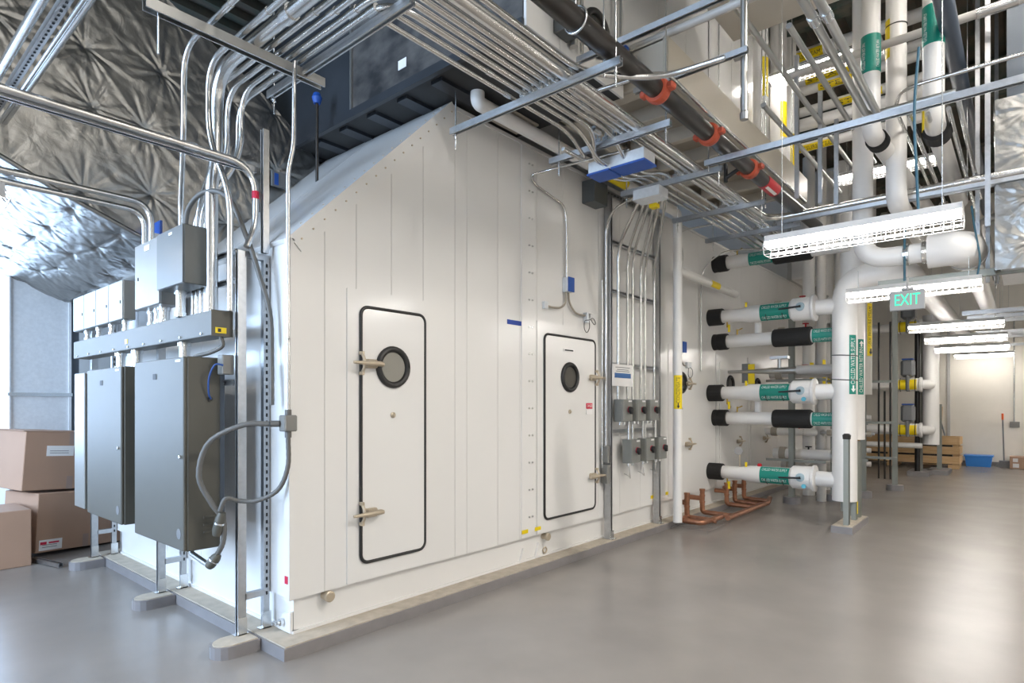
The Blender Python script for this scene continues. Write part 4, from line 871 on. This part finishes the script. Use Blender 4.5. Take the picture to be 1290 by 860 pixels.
# black sprinkler main with orange couplings
sp = thing('sprinkler_main', 'black steel sprinkler pipe with orange-red couplings across the top', 'pipe', (5, 2.1, 3.95))
MB().cyl((1.6, 2.08, 3.93), (8.6, 2.08, 3.93), .068, 22).build('pipe', 'steelp', sp)
for x in (4.10, 5.05, 6.05):
    cpl = MB(); cpl.lathe((x - .05, 2.08, 3.93), (1, 0, 0), [(0, .072), (.01, .088), (.03, .094), (.07, .094), (.09, .088), (.10, .072)], 22)
    for s_ in (1, -1): cpl.bbox(x - .035, x + .035, 2.08 + s_ * .085, 2.08 + s_ * .135, 3.905, 3.955, .01)
    cpl.build('coupling', 'orange', sp)
MB().sector((6.45, 2.08, 3.93), (1, 0, 0), .068, 0, .36, (-.2, -.5, -.8), 1.5, 16).build('label', 'red', sp)
MB().sector((6.45, 2.08, 3.93), (1, 0, 0), .0715, .03, .33, (-.1, -.35, -.9), .22, 6, .001).build('label_band', 'paper', sp)
for x in (3.03,):
    MB().ring([(x, 2.08 + .078 * math.cos(a), 3.935 + .078 * math.sin(a)) for a in [2 * PI * i / 20 for i in range(22)]], .008, 6, False).cyl((x, 2.08, 4.01), (x, 2.08, 4.9), .006, 6).build('clevis_hanger', 'zinc', sp)
MB().cyl((5.9, 2.13, 3.90), (5.9, 2.26, 3.84), .02, 10).cyl((5.9, 2.26, 3.80), (5.9, 2.26, 3.98), .02, 10).build('branch_fitting', 'black', sp)
for i, (x, y) in enumerate(((3.45, 2.14), (6.9, 2.2))):
    one('hanger_rod', MB().cyl((x, y, 3.78), (x, y, 6.0), .007, 6), 'zinc', ['left', 'right'][i] + ' threaded rod beside the black sprinkler pipe', 'rod')
# vertical dark struts and conduits on the upper unit's face
for i, (x, z1, r, m) in enumerate(((3.62, 7.0, .03, 'rigid'), (3.72, 7.0, .016, 'emt'), (4.20, 7.0, .016, 'emt'), (4.28, 7.0, .012, 'emt'))):
    conduit(['first', 'second', 'third', 'fourth'][i] + ' from left of the upright conduits on the upper unit face', [(x, 2.50, 4.2 + .25 * (i > 1)), (x, 2.50, z1)], r, .1, m, [], 'upright conduits on the upper unit')
ob = thing('outlet_box', 'small box with blue cover at the bottom of an upright conduit on the upper unit', 'box', (4.27, 2.5, 4.4))
MB().bbox(4.22, 4.30, 2.47, 2.535, 4.38, 4.48, .004).build('body', 'galv', ob); MB().bbox(4.25, 4.33, 2.45, 2.47, 4.385, 4.50, .002).build('cover', 'blue', ob)
dk = thing('dark_control_box', 'dark square control box on the upper unit behind the sprinkler pipe', 'box', (3.45, 2.5, 4.2))
MB().bbox(3.42, 3.58, 2.44, 2.54, 4.22, 4.40, .006).build('body', 'encd', dk)

# steam pipes with yellow labels in the upper middle
words = ['HIGH PRESSURE STEAM', 'PUMPED CONDENSATE', 'STEAM CONDENSATE', 'STEAM VENT', 'MEDIUM PRESSURE STEAM', 'LOW PRESSURE STEAM']
for i, z in enumerate((6.62, 6.30, 6.10, 5.86, 5.62, 5.34)):
    x = 9.3 + (.12 if i % 2 else 0)
    t = pipe(['topmost', 'second', 'third', 'fourth', 'fifth', 'lowest'][i] + ' of the stacked white steam pipes with yellow labels at upper middle', [(x, 3.4, z), (x, .9, z)], .085 if i in (0, 4) else .065, .1, 'pipe', 16, 'stacked steam pipes')
    yl = (2.45, 2.15, 1.95, 1.75, 2.35, 2.3)[i]
    if i in (0, 5) or i < 4:
        r = .085 if i in (0, 4) else .065
        MB().sector((x, yl, z), (0, -1, 0), r, -.28, .28, (-.8, 0, -.6), .8).build('label', 'yellow', t)
        pipe_lettering(t, 'PRESSURE STEAM' if i in (0, 5) else 'STEAM', (x, yl, z), (0, -1, 0), r, (-.8, 0, -.6), 0, 1, .07, .5, 'ink')
for i, (x, y, r) in enumerate(((7.2, 2.35, .085), (8.1, 2.42, .10), (8.8, 2.5, .10))):
    t = pipe(['left', 'middle', 'right'][i] + ' white upright pipe with a small yellow label beside the upper unit', [(x, y, 4.5), (x, y, 7.1)], r, .1)
    MB().sector((x, y, 0), (0, 0, 1), r, 5.15 - .15 * i, 5.6 - .15 * i, (-.5, -.85, 0), .5).build('label', 'yellow', t)
for i, (y, z) in enumerate(((1.75, 4.75), (1.5, 4.75), (1.9, 4.45))):
    conduit(['left', 'right', 'lower'][i] + ' grey conduit running away under the steam pipes', [(4.7 + .6 * i, y, z), (9.0, y, z)], .026, .1, 'rigid')
for i, (x, y) in enumerate(((7.0, 1.9), (7.35, 1.75), (7.5, 1.62))):
    one('hanger_post', MB().strut((x, y, 3.85), (x, y, 5.4 - .3 * i), (0, -1, 0)), 'strut', ['left', 'middle', 'right'][i] + ' upright hanger channel beside the black sprinkler pipe end', 'strut')

# ------------------------------------------------------------------ strip lights with wire guards
def make_fixture(label):
    t = thing('strip_light_fixture', label, 'light', (0, 0, 0), 'hanging strip lights with wire guards')
    L_ = 1.22
    MB().prism([(-.082, -.052), (-.05, 0), (.05, 0), (.082, -.052), (.06, -.046), (-.06, -.046)], 'y', -L_ / 2, L_ / 2).build('housing', 'house', t)
    for y in (-L_ / 2, L_ / 2 - .004): MB().prism([(-.075, -.09), (-.07, -.003), (.07, -.003), (.075, -.09)], 'y', y, y + .004).build('end_plate', 'house', t)
    for x in (-.045, .045): MB().cyl((x, -L_ / 2 + .01, -.068), (x, L_ / 2 - .01, -.068), .016, 10).build('tube', 'lamp', t)
    g_ = MB(); k = 22
    for i in range(k + 1):
        y = -L_ / 2 + L_ * i / k
        g_.ring([(-.066, y, -.04), (-.10, y, -.085), (-.075, y, -.15), (.075, y, -.15), (.10, y, -.085), (.066, y, -.04)], .0026, 4, False)
    for x, z in ((-.10, -.085), (-.088, -.118), (-.075, -.15), (0, -.15), (.075, -.15), (.088, -.118), (.10, -.085)): g_.ring([(x, -L_ / 2, z), (x, L_ / 2, z)], .0026, 4, False)
    g_.build('wire_guard', 'wire', t)
    for y in (-.5, .5): MB().cyl((0, y, 0), (0, y, 1.2), .003, 5).build('suspension_wire', 'zinc', t)
    return t
fx = make_fixture('nearest hanging strip light with wire guard, largest in view')
fx.location = (4.84, .92, 2.90)
for w_ in fx.children:
    if w_.name.startswith('suspension'): w_.scale.z = 2.0 / 1.2
for (x, y, z, l) in ((7.74, .95, 2.92, 'second hanging strip light, just above the exit sign'), (11.75, .86, 2.93, 'third hanging strip light, behind the exit sign'),
                     (13.8, .86, 2.90, 'fourth hanging strip light along the aisle'), (15.45, .86, 2.84, 'fifth hanging strip light along the aisle'),
                     (19.65, .84, 2.96, 'farthest hanging strip light, in front of the back wall'), (.70, 5.25, 2.93, 'strip light cut off by the left edge under the foil duct'),
                     (7.9, 1.85, 5.75, 'strip light high up beside the yellow-labelled steam pipes'), (9.9, 1.5, 5.0, 'small distant strip light glimpsed below the steam pipes')) + tuple((x, -2.4, 3.40, n_ + ' added strip light from the windows in the unseen row behind the camera') for x, n_ in zip((-1.5, 1.4, 4.3, 7.2, 10.2, 13.2, 16.4, 18.8), ('first', 'second', 'third', 'fourth', 'fifth', 'sixth', 'seventh', 'eighth'))) + (  # row behind the camera is unseen, added to light the unit wall evenly
        (-1.1, .9, 2.93, 'added unseen strip light just behind the camera in the aisle row'), (-2.6, -.4, 2.93, 'added unseen strip light behind the camera nearest the window wall'), (19.4, -.95, 2.93, 'added unseen strip light along the back wall, right of the thermostat'), (8.7, -2.5, 3.2, 'added unseen strip light right of the aisle opposite the chilled water branches'), (11.7, -2.5, 3.2, 'added unseen strip light right of the aisle opposite the riser stand'), (14.8, -2.5, 3.2, 'added unseen strip light right of the aisle opposite the far header'), (5.6, -.5, 6.1, 'added unseen upper-level strip light right of the beige duct box'), (7.8, -.6, 6.2, 'added unseen upper-level strip light over the parallel conduits'), (4.6, .15, 6.2, 'added unseen upper-level strip light above the beige duct box'), (6.7, .15, 6.2, 'added unseen upper-level strip light above the labelled vertical pipes'), (19.4, -2.6, 3.0, 'added unseen strip light in the far right corner by the back wall')):  # all of these are added out of view to brighten walls, floor, upper unit
    c = copy_tree(fx); c.location = (x, y, z); c['label'] = l
    for w_ in c.children:
        if w_.name.startswith('suspension'): w_.scale.z = (.2 if 7.7 < x < 7.8 else .6 if x < 1 and z < 3 else 7.1 - z) / 1.2
cab = one('lamp_cord', MB().ring(spline([(4.84, .55, 2.90), (4.86, .56, 3.1), (4.9, .58, 3.6), (4.95, .56, 4.05)], 6), .009, 8), 'teal', 'blue-green cord feeding the nearest strip light', 'cord')
one('lamp_cord', MB().ring(spline([(7.74, .38, 2.92), (7.75, .36, 3.1), (7.72, .40, 3.4), (7.6, .42, 3.6)], 6), .009, 8), 'teal', 'blue-green cord feeding the second strip light', 'cord')
one('lamp_cord', MB().ring([(7.7, 1.0, 2.94), (7.7, 1.0, 3.9)], .012, 8), 'teal', 'dark stem holding the exit sign and second strip light', 'cord')

# exit sign
ex = thing('exit_sign', 'grey exit sign with glowing green letters hanging over the aisle', 'sign', (7.54, .95, 2.6))
MB().bbox(7.52, 7.56, .80, 1.112, 2.60, 2.81, .006).build('body', 'exitb', ex)
MB().bbox(7.51, 7.57, .90, 1.01, 2.81, 2.835, .004).cyl((7.54, .955, 2.83), (7.54, .955, 2.95), .012, 8).build('canopy', 'exitb', ex)
lettering(ex, 'EXIT', (7.5195, .956, 2.705), (0, -1, 0), (0, 0, 1), .17, 'exitg', .225)

# ------------------------------------------------------------------ copper drain piping on the floor
co = thing('copper_drain_line', 'copper drain pipes with upright traps along the curb foot', 'pipe', (8.2, 3.25, .1))
MB().tube([(7.60, 3.44, .11), (7.36, 3.40, .11), (7.36, 3.12, .11), (7.95, 3.10, .11)], .036, .07, 12).build('near_loop', 'copper', co)
MB().tube([(7.95, 3.02, .10), (9.6, 3.02, .10), (10.1, 3.15, .10)], .036, .08, 12).build('main', 'copper', co)
for x in (7.62, 8.12, 9.02, 9.35, 9.75):
    trp = MB(); trp.tube([(x, 3.62, .30), (x, 3.44, .30), (x, 3.44, .11), (x + .02, 3.05, .10)], .034, .05, 12); trp.cyl((x, 3.44, .28), (x, 3.44, .43), .034, 12)
    for z in (.25, .34, .42): trp.cyl((x, 3.44, z - .012), (x, 3.44, z + .012), .039, 12)
    trp.build('trap', 'copper', co)
fd = thing('floor_drain_grate', 'low wire grate beside the copper drain pipes', 'grate', (7.5, 3.2, 0))
gm = MB()
for i in range(7): gm.box(7.25 + i * .12, 7.256 + i * .12, 3.0, 3.5, .03, .036)
for y in (3.0, 3.25, 3.494): gm.box(7.25, 7.98, y, y + .006, .03, .036)
for x in (7.25, 7.97):
    for y in (3.0, 3.49): gm.box(x, x + .008, y, y + .008, .0, .03)
gm.build('wires', 'zinc', fd)

# ------------------------------------------------------------------ steam coil piping between the unit and the risers
def valve(parent, c, ax, m='rigid', wheel='ruby'):
    c = V(c); a = V(ax)
    MB().lathe(c - a * .09, a, [(0, .06), (.02, .06), (.025, .04), (.07, .055), (.11, .055), (.155, .04), (.16, .06), (.18, .06)], 14).build('valve_body', m, parent)
    MB().cyl(c, c + V((0, 0, .12)), .014, 8).lathe(c + V((0, 0, .12)), (0, 0, 1), [(0, .05), (.015, .055), (.02, .03)], 14).build('handwheel', wheel, parent)
items = [
 (10.6, 2.12, 3.3, 2.2, .075, 'pipeg', 'grey insulated pipe with blue lever at riser mid height'),
 (11.0, 1.14, 3.5, 2.3, .060, 'pipe', 'slim white pipe with brown valve below the middle return branch'),
 (10.8, .78, 3.3, 2.25, .085, 'pipe', 'white pipe with drooping elbow above the lowest supply branch'),
 (11.6, .52, 3.4, 2.4, .10, 'pipeg', 'grey thick pipe low behind the lowest supply branch'),
 (11.9, .33, 3.4, 2.4, .07, 'pipe', 'lowest white pipe near the floor behind the branches'),
 (11.4, 2.9, 3.5, 2.3, .075, 'pipe', 'white pipe behind the upper supply branch'),
 (11.2, 3.35, 3.5, 2.3, .075, 'pipeg', 'grey pipe high behind the hanging strip light'),
]
for (x, z, y0, y1, r, m, l) in items:
    t = pipe(l, [(x, y0, z), (x, y1, z)], r, .1, m, 16)
    valve(t, (x, y0 - .55, z), (0, -1, 0), 'rigid', 'ruby' if z > 1 else 'black')
    MB().lathe((x, y0 - .9, z), (0, -1, 0), [(0, r * 1.4), (.05, r * 1.45), (.06, r * 1.1)], 14).build('flange', 'rigid', t)
    MB().cyl((x, y0 - .2, z), (x, y0 - .1, z), r * 1.3, 14).build('union', 'taupe', t)
    if z > 2 and z < 2.5: MB().bbox(x - .12, x - .10, y0 - .98, y0 - .72, z + .02, z + .05, .004).build('lever', 'blue', t)
for i, (x, y) in enumerate(((10.4, 2.90), (11.15, 2.45), (11.9, 2.15))):
    t = thing('pipe_support_post', ['front', 'middle', 'rear'][i] + ' grey support post on a round concrete foot behind the branch pipes', 'stand', (x, y, 0))
    MB().cyl((x, y, 0), (x, y, .11), .13, 22).build('foot', 'curb', t)
    MB().strut((x, y, .11), (x, y, 3.2), (0, -1, 0), .082, .082).build('post', 'strutg', t)
    for z in (.7, 1.3, 2.0): MB().strut((x, y - .5, z), (x, y + .4, z), (0, 0, -1)).build('arm', 'strutg', t)
for i, (x, y, z0, z1, r, m) in enumerate(((11.6, 2.95, .0, 6.0, .10, 'pipe'), (11.0, 2.6, .0, 6.0, .075, 'pipeg'), (12.2, 2.55, .0, 6.0, .11, 'pipe'), (12.6, 2.9, .0, 6.0, .12, 'pipe'))):
    t = pipe(['first', 'second', 'third', 'fourth'][i] + ' from left of the upright coil pipes behind the branches', [(x, y, z0), (x, y, z1)], r, .1, m, 18)
    MB().sector((x, y, 0), (0, 0, 1), r, 1.95, 2.35, (-.7, -.7, 0), .35).build('label', 'yellow', t)
t = thing('insulated_duct', 'big white insulated duct crossing above the far end of the lower unit', 'duct', (13, 4.5, 3.6))
MB().bbox(12.9, 14.0, 2.3, 9.0, 4.12, 6.2, .02).build('body', 'pipe', t); MB().bbox(12.88, 14.02, 3.6, 3.68, 4.11, 6.22, .01).build('joint_band', 'pipeg', t)
t = thing('drip_leg_assembly', 'brown steam trap cluster hanging under the lowest return branch', 'valve', (10.5, 2.2, 1.1))
MB().cyl((10.5, 2.5, 1.16), (10.5, 1.75, 1.16), .022, 10).build('pipe', 'rigid', t); MB().lathe((10.5, 2.15, 1.16), (0, 0, -1), [(0, .04), (.04, .08), (.12, .085), (.16, .06), (.18, .03)], 16).build('trap', 'taupe', t)
for y in (2.4, 1.85): MB().lathe((10.5, y, 1.16), (0, -1, 0), [(0, .045), (.06, .045)], 10).build('union', 'taupe', t)
t = thing('pressure_gauge', 'round pressure gauge with red knob above the lowest supply branch', 'gauge', (9.6, 3.1, .8))
MB().lathe((8.86, 3.2, .93), (-1, -.2, 0), [(0, .06), (.03, .06), (.035, .05)], 20).build('dial', 'exitb', t); MB().cyl((8.9, 3.2, .69), (8.9, 3.2, .91), .012, 8).build('stem', 'brass', t)
MB().lathe((8.905, 2.92, .71), (0, 0, 1), [(0, .03), (.03, .035), (.05, .02)], 12).build('knob', 'ruby', t)
t = thing('strainer_fitting', 'dark strainer and flange on the pipe above the middle supply branch', 'valve', (9.5, 3.0, 2.1))
MB().ring([(9.6, 3.66, 2.13), (9.6, 3.05, 2.12), (9.6, 3.0, 2.12), (9.6, 2.6, 2.12)], [.02, .04, .05, .05], 12).build('body', 'rigid', t); MB().cyl((9.6, 2.85, 2.12), (9.6, 2.85, 2.30), .03, 10).box(9.54, 9.66, 2.72, 2.98, 2.30, 2.34).build('bonnet', 'rigid', t)
MB().cyl((9.6, 2.6, 2.12), (9.6, 1.8, 2.12), .07, 14).build('jacket', 'pipeg', t)
ht = thing('pipe_marker', 'yellow vertical marker beside a dark plate left of the coil pipes', 'label', (9.6, 3.3, 2))
MB().box(9.59, 9.60, 3.22, 3.32, 1.93, 2.24).build('yellow_plate', 'yellow', ht); MB().box(9.60, 9.62, 3.30, 3.42, 1.95, 2.25).build('dark_plate', 'gry', ht)

# ------------------------------------------------------------------ far pipe header with yellow labels
for i, (z, l) in enumerate(((3.33, 'top'), (2.05, 'middle'), (1.05, 'bottom'))):
    x = 15.9
    t = pipe(l + ' far white header pipe with yellow label and grey actuator', [(x, 4.5, z), (x, 1.62, z), (x + .5, 1.62, z)], .10, .15, 'pipe', 18, 'far header pipes')
    MB().lathe((x, 2.26, z), (0, -1, 0), [(0, .11), (.03, .14), (.46, .14), (.48, .165), (.52, .165), (.53, .11)], 20).build('valve_jacket', 'pipe', t)
    MB().sector((x, 2.0, z), (0, -1, 0), .142, -.17, .17, (-1, 0, 0), .85).build('label', 'yellow', t)
    ac = MB(); ac.bbox(x - .13, x + .13, 1.87, 2.13, z + .17, z + .56, .05).bbox(x - .165, x + .10, 1.96, 2.03, z - .15, z + .2, .02); ac.build('actuator', 'gry', t)
    if i: MB().bbox(x - .12, x + .12, 1.89, 2.11, z + .55, z + .58, .01).build('actuator_lid', 'blue', t)
    for y in (1.86, 2.14): MB().ring([(x + .146 * math.cos(a), y, z + .146 * math.sin(a)) for a in [2 * PI * k_ / 16 for k_ in range(18)]], .008, 5, False).build('strap', 'black', t)
t = pipe('far white upright pipe in front of the wooden crate', [(16.3, 1.62, .72), (16.3, 1.62, 3.6)], .155, .2, 'pipe', 22)
pipe('thin white pipe low on the far header', [(16.0, 4.0, .70), (16.0, 1.75, .70)], .06, .1, 'pipe', 14)
for i, (z, y) in enumerate(((1.32, 4.0), (.60, 4.2), (.30, 4.3))):
    t = pipe(['upper', 'middle', 'lower'][i] + ' small white pipe with brown valve left of the crate', [(15.2, y, z), (15.2, 2.6, z)], .055, .1, 'pipe', 14)
    valve(t, (15.2, 3.1, z), (0, -1, 0), 'taupe', 'black'); valve(t, (15.2, 3.6, z), (0, -1, 0), 'rigid', 'ruby')
t = thing('pipe_support_post', 'grey support post holding the small white pipes left of the crate', 'stand', (15.2, 3.35, 0))
MB().strut((15.2, 3.35, 0), (15.2, 3.35, 1.5), (0, -1, 0)).build('post', 'strutg', t)
t = thing('aisle_strut_post', 'slim double strut post on a round foot in the aisle', 'stand', (13.3, 1.88, 0))
MB().cyl((13.3, 1.88, 0), (13.3, 1.88, .10), .14, 24).build('foot', 'curb', t); MB().strut((13.3, 1.88, .10), (13.3, 1.88, 3.6), (0, -1, 0), .09, .082).build('post', 'strutg', t)
for i, (x, y, z1) in enumerate(((16.65, 1.86, 3.3), (17.25, 1.55, 1.62))):
    t = thing('pipe_support_post', ['tall grey support post', 'short grey support post'][i] + ' on a slab in front of the crate', 'stand', (x, y, 0))
    MB().box(x - .45, x + .45, y - .2, y + .2, 0, .10).build('slab', 'curb', t); MB().strut((x, y, .10), (x, y, z1), (0, -1, 0), .12 if i == 0 else .08, .09).build('post', 'strutg', t)
for i, (x, y) in enumerate(((15.2, 2.45), (15.2, 2.34), (15.2, 2.234), (16.4, 1.883))):
    conduit(['first', 'second', 'third', 'fourth'][i] + ' from left of the thin black upright pipes by the crate', [(x, y, .0), (x, y, 1.9 if i == 1 else 3.4)], .02 if i < 3 else .055, .1, 'steelp', [], 'black upright pipes')
t = pipe('grey wrapped upright pipe with a long yellow label right of the risers', [(9.9, 1.80, 1.75), (9.9, 1.80, 3.6)], .12, .1, 'pipeg', 20)
dd = V((-.45, -.9, 0)); MB().sector((9.9, 1.80, 0), (0, 0, 1), .12, 2.30, 3.05, dd, .42).build('label', 'yellow', t)
pipe_lettering(t, 'LOW PRESSURE STEAM', (9.9, 1.80, 2.72), (0, 0, 1), .12, dd, 0, 1, .085, .56, 'ink')
arrow(t, V((9.9, 1.80, 2.36)) + dd.normalized() * .126, (0, 0, -1), V((0, 0, -1)).cross(-dd), .09, .07, 'ink')

# ------------------------------------------------------------------ crate, tub, broom, boxes at the back wall
cr = thing('wooden_crate', 'long slatted pine crate standing on runners by the back wall', 'crate', (19, 2.6, 0))
for z in (.12, .36, .60):
    MB().bbox(18.60, 18.64, 1.30, 4.3, z, z + .19, .006).build('slat', 'wood', cr); MB().bbox(18.60, 19.5, 1.26, 1.30, z, z + .19, .006).build('slat', 'wood', cr)
    MB().bbox(19.46, 19.50, 1.30, 4.3, z, z + .19, .006).build('slat', 'wood', cr)
for y in (1.30, 2.7, 4.2): MB().bbox(18.64, 18.70, y, y + .10, .0, .79, .006).build('corner_post', 'wood', cr); MB().bbox(19.40, 19.46, y, y + .10, 0, .79, .006).build('corner_post', 'wood', cr)
for y in (1.28, 2.6, 3.9): MB().bbox(18.62, 19.48, y, y + .22, 0, .10, .006).build('runner', 'wood', cr)
MB().box(18.72, 19.38, 1.42, 4.1, .10, .60).build('contents', 'steelp', cr)
one('plywood_sheet', MB().prism([(19.6, .0), (19.63, .0), (20.3, 1.55), (20.27, 1.56)], 'y', 1.75, 2.3), 'wood', 'plywood sheet leaning on the back wall behind the crate', 'board')
one('leaning_bar', MB().cyl((19.55, 1.55, .4), (20.3, 1.85, 1.4), .02, 8), 'gry', 'dark bar leaning against the wall behind the crate', 'bar')
tb = thing('storage_tub', 'blue plastic tub on the floor at the back wall', 'tub', (20.0, 1.0, 0))
MB().prism([(.70, .0), (1.20, .0), (1.235, .26), (.665, .26)], 'x', 19.75, 20.1).build('body', 'tub', tb); MB().bbox(19.72, 20.13, .64, 1.26, .255, .30, .01).build('rim', 'tub', tb)
br = thing('push_broom', 'push broom with grey bristles and orange-tipped handle at the back wall', 'broom', (20.1, .45, 0))
MB().cyl((20.1, .44, .14), (20.22, .47, 1.28), .016, 10).build('handle', 'gry', br); MB().cyl((20.22, .47, 1.22), (20.235, .474, 1.38), .024, 10).build('grip', 'org', br)
MB().prism([(.20, .0), (.62, .0), (.52, .13), (.34, .17), (.30, .13)], 'x', 19.98, 20.12).build('bristles', 'brush', br); MB().bbox(20.0, 20.1, .28, .54, .12, .17, .01).build('head', 'gry', br)
def carton(label, c, sx, sy, sz, rot, tilt=(0, 0), labels=(), flap=False):
    t = thing('cardboard_box', label, 'box', c); hx, hy = sx / 2, sy / 2
    def loc(mb): 
        R = Matrix.Rotation(rot, 4, 'Z') @ Matrix.Rotation(tilt[0], 4, 'X') @ Matrix.Rotation(tilt[1], 4, 'Y')
        mb.v = [tuple(V(c) + (R @ V(p))) for p in mb.v]; return mb
    loc(MB().bbox(-hx, hx, -hy, hy, 0, sz, .006)).build('body', 'card', t)
    loc(MB().box(-.03, .03, -hy - .001, hy + .001, sz - .14, sz + .001)).build('tape', 'tape', t)
    loc(MB().box(-.03, .03, -hy - .001, -hy, .0, .14)).build('tape', 'tape', t)
    if flap: loc(MB().box(-hx - .02, 0, -hy, hy, sz, sz + .006)).build('flap', 'card', t)
    for (x0, x1, z0, z1, red) in labels:
        lo = loc(MB().box(x0, x1, -hy - .002, -hy, z0, z1)).build('label', 'paper', t)
        if red:
            loc(MB().box(x0 + .01, x0 + .07, -hy - .003, -hy - .002, z1 - .05, z1 - .02)).build('red_print', 'redi', lo); loc(MB().box(x0 + .09, x1 - .03, -hy - .003, -hy - .002, z1 - .042, z1 - .025)).build('red_print', 'redi', lo)
        for k_ in range(2): loc(MB().box(x0 + .03, x1 - .05, -hy - .003, -hy - .002, z0 + .03 + .022 * k_, z0 + .036 + .022 * k_)).build('print_line', 'gry', lo)
    return t
carton('cardboard box on the floor by the broom', (19.95, .05, 0), .5, .55, .30, PI / 2 * 0 + .02)
for y in (.26, .26): pass
MB().box(19.69, 19.699, .16, .26, .17, .26).build('white_sticker', 'paper', bpy.data.objects['cardboard_box']); MB().box(19.69, 19.699, .14, .26, .03, .13).build('white_sticker', 'paper', bpy.data.objects['cardboard_box'])
wo = thing('wall_outlet', 'grey outlet box and conduit on the back wall above the broom', 'outlet', (XB, .25, 1.1))
MB().bbox(XB - .06, XB, .13, .33, 1.02, 1.17, .006).build('box', 'encl', wo); MB().cyl((XB - .03, .24, 1.17), (XB - .03, .24, 4.0), .016, 8).build('conduit', 'emt', wo)
wo = thing('wall_thermostat', 'dark control box on a thin conduit at the right edge of the back wall', 'box', (XB, -.2, 1.9))
MB().bbox(XB - .08, XB, -.36, -.16, 2.0, 2.22, .006).build('box', 'encd', wo); MB().cyl((XB - .03, -.22, 1.3), (XB - .03, -.22, 4.0), .014, 8).build('conduit', 'emt', wo)
# cartons at the left
carton('large brown carton on the floor beside the far pedestal, address label low', (1.93, 8.27, .03), .98, .62, .62, .28, (0, .05), ((-.46, -.24, .02, .13, True),))
carton('brown carton with a white label stacked on top of another', (1.80, 8.28, .69), .88, .62, .62, .22, (.02, .06), ((-.24, .02, .36, .47, False),), True)
carton('brown carton standing at the left edge of the picture', (.98, 7.86, .0), .95, .62, .56, .02)
one('strut_offcut', MB().strut((1.50, 7.70, .03), (1.62, 7.20, .03), (0, 0, 1)), 'strut', 'short offcut of galvanised strut lying on the floor by the cartons', 'strut')

# ------------------------------------------------------------------ right edge: foil wrapped and grey ducts
fr = thing('foil_wrapped_duct', 'foil wrapped vertical duct at the right edge of the picture', 'duct', (8.2, -.3, 3))
MB().box(7.78, 9.0, -1.3, .20, 2.98, 4.60).build('core', 'galv', fr)
def rp(u_, v_): return (7.74, .24 - 1.55 * u_, 2.95 + 1.7 * v_), 1.55 * u_, 2.95 + 1.7 * v_
pins3 = [(a, z, rnd.uniform(0, 6)) for a in (.3, .8, 1.3) for z in (3.2, 3.65, 4.1, 4.5)]
grid('front_wrap', 110, 120, rp, 'foil', fr, foil_face('r', None, 0, 0, pins3, 1.4, fr), (-1, 0, 0))
def rp2(u_, v_): return (7.74 + 1.3 * u_, .24, 2.95 + 1.7 * v_), 1.3 * u_ + 4, 2.95 + 1.7 * v_
grid('side_wrap', 90, 120, rp2, 'foil', fr, foil_face('r', None, 0, 0, [(a + 4, z, p) for a, z, p in pins3], 1.4, fr), (0, 1, 0))
gd = thing('grey_duct', 'dark grey sheet metal duct above the foil at the right edge', 'duct', (8.2, -.4, 4.6))
MB().box(7.80, 9.0, -1.4, .15, 4.62, 7.1).build('body', 'slate', gd); MB().box(7.78, 9.02, -1.42, .17, 4.60, 4.66).build('flange', 'strut', gd)
t = conduit('fat dull conduit bending at the right edge below the thick one', [(9.0, -1.4, 3.80), (9.0, .40, 3.80), (13.5, .40, 3.80)], .045, .28, 'rigid')
for i, (x, y) in enumerate(((8.6, .42), (9.4, .36), (10.2, .30), (7.3, .28))):
    one('hanger_channel', MB().strut((x, y, 3.0 + .1 * i), (x, y, 7.1), (0, -1, 0)), 'strut', ['first', 'second', 'third', 'fourth'][i] + ' upright hanger channel left of the foil duct at the right edge', 'strut')
for i in range(7):
    x = 11.5 + i * 1.1
    one('cross_channel', MB().strut((x, .75, 3.0 + .05 * (i % 3)), (x, -2.0, 3.0 + .05 * (i % 3)), (0, 0, -1), .08, .06), 'strut', ['nearest', 'second', 'third', 'fourth', 'fifth', 'sixth', 'farthest'][i] + ' of the overhead channels receding at the right edge', 'strut')
for i, (y, z) in enumerate(((-.25, 3.35), (-.6, 3.5), (-.1, 3.7))):
    pipe(['lower', 'middle', 'upper'][i] + ' white pipe receding overhead at the right edge', [(10.5, y, z), (19.8, y, z)], .09, .1, 'pipe', 16)
one('trapeze_beam', MB().strut((8.05, 1.3, 2.99), (8.05, -.1, 2.99), (0, 0, -1), .07, .07), 'strutg', 'grey beam under the two big pipes behind the second strip light', 'strut')
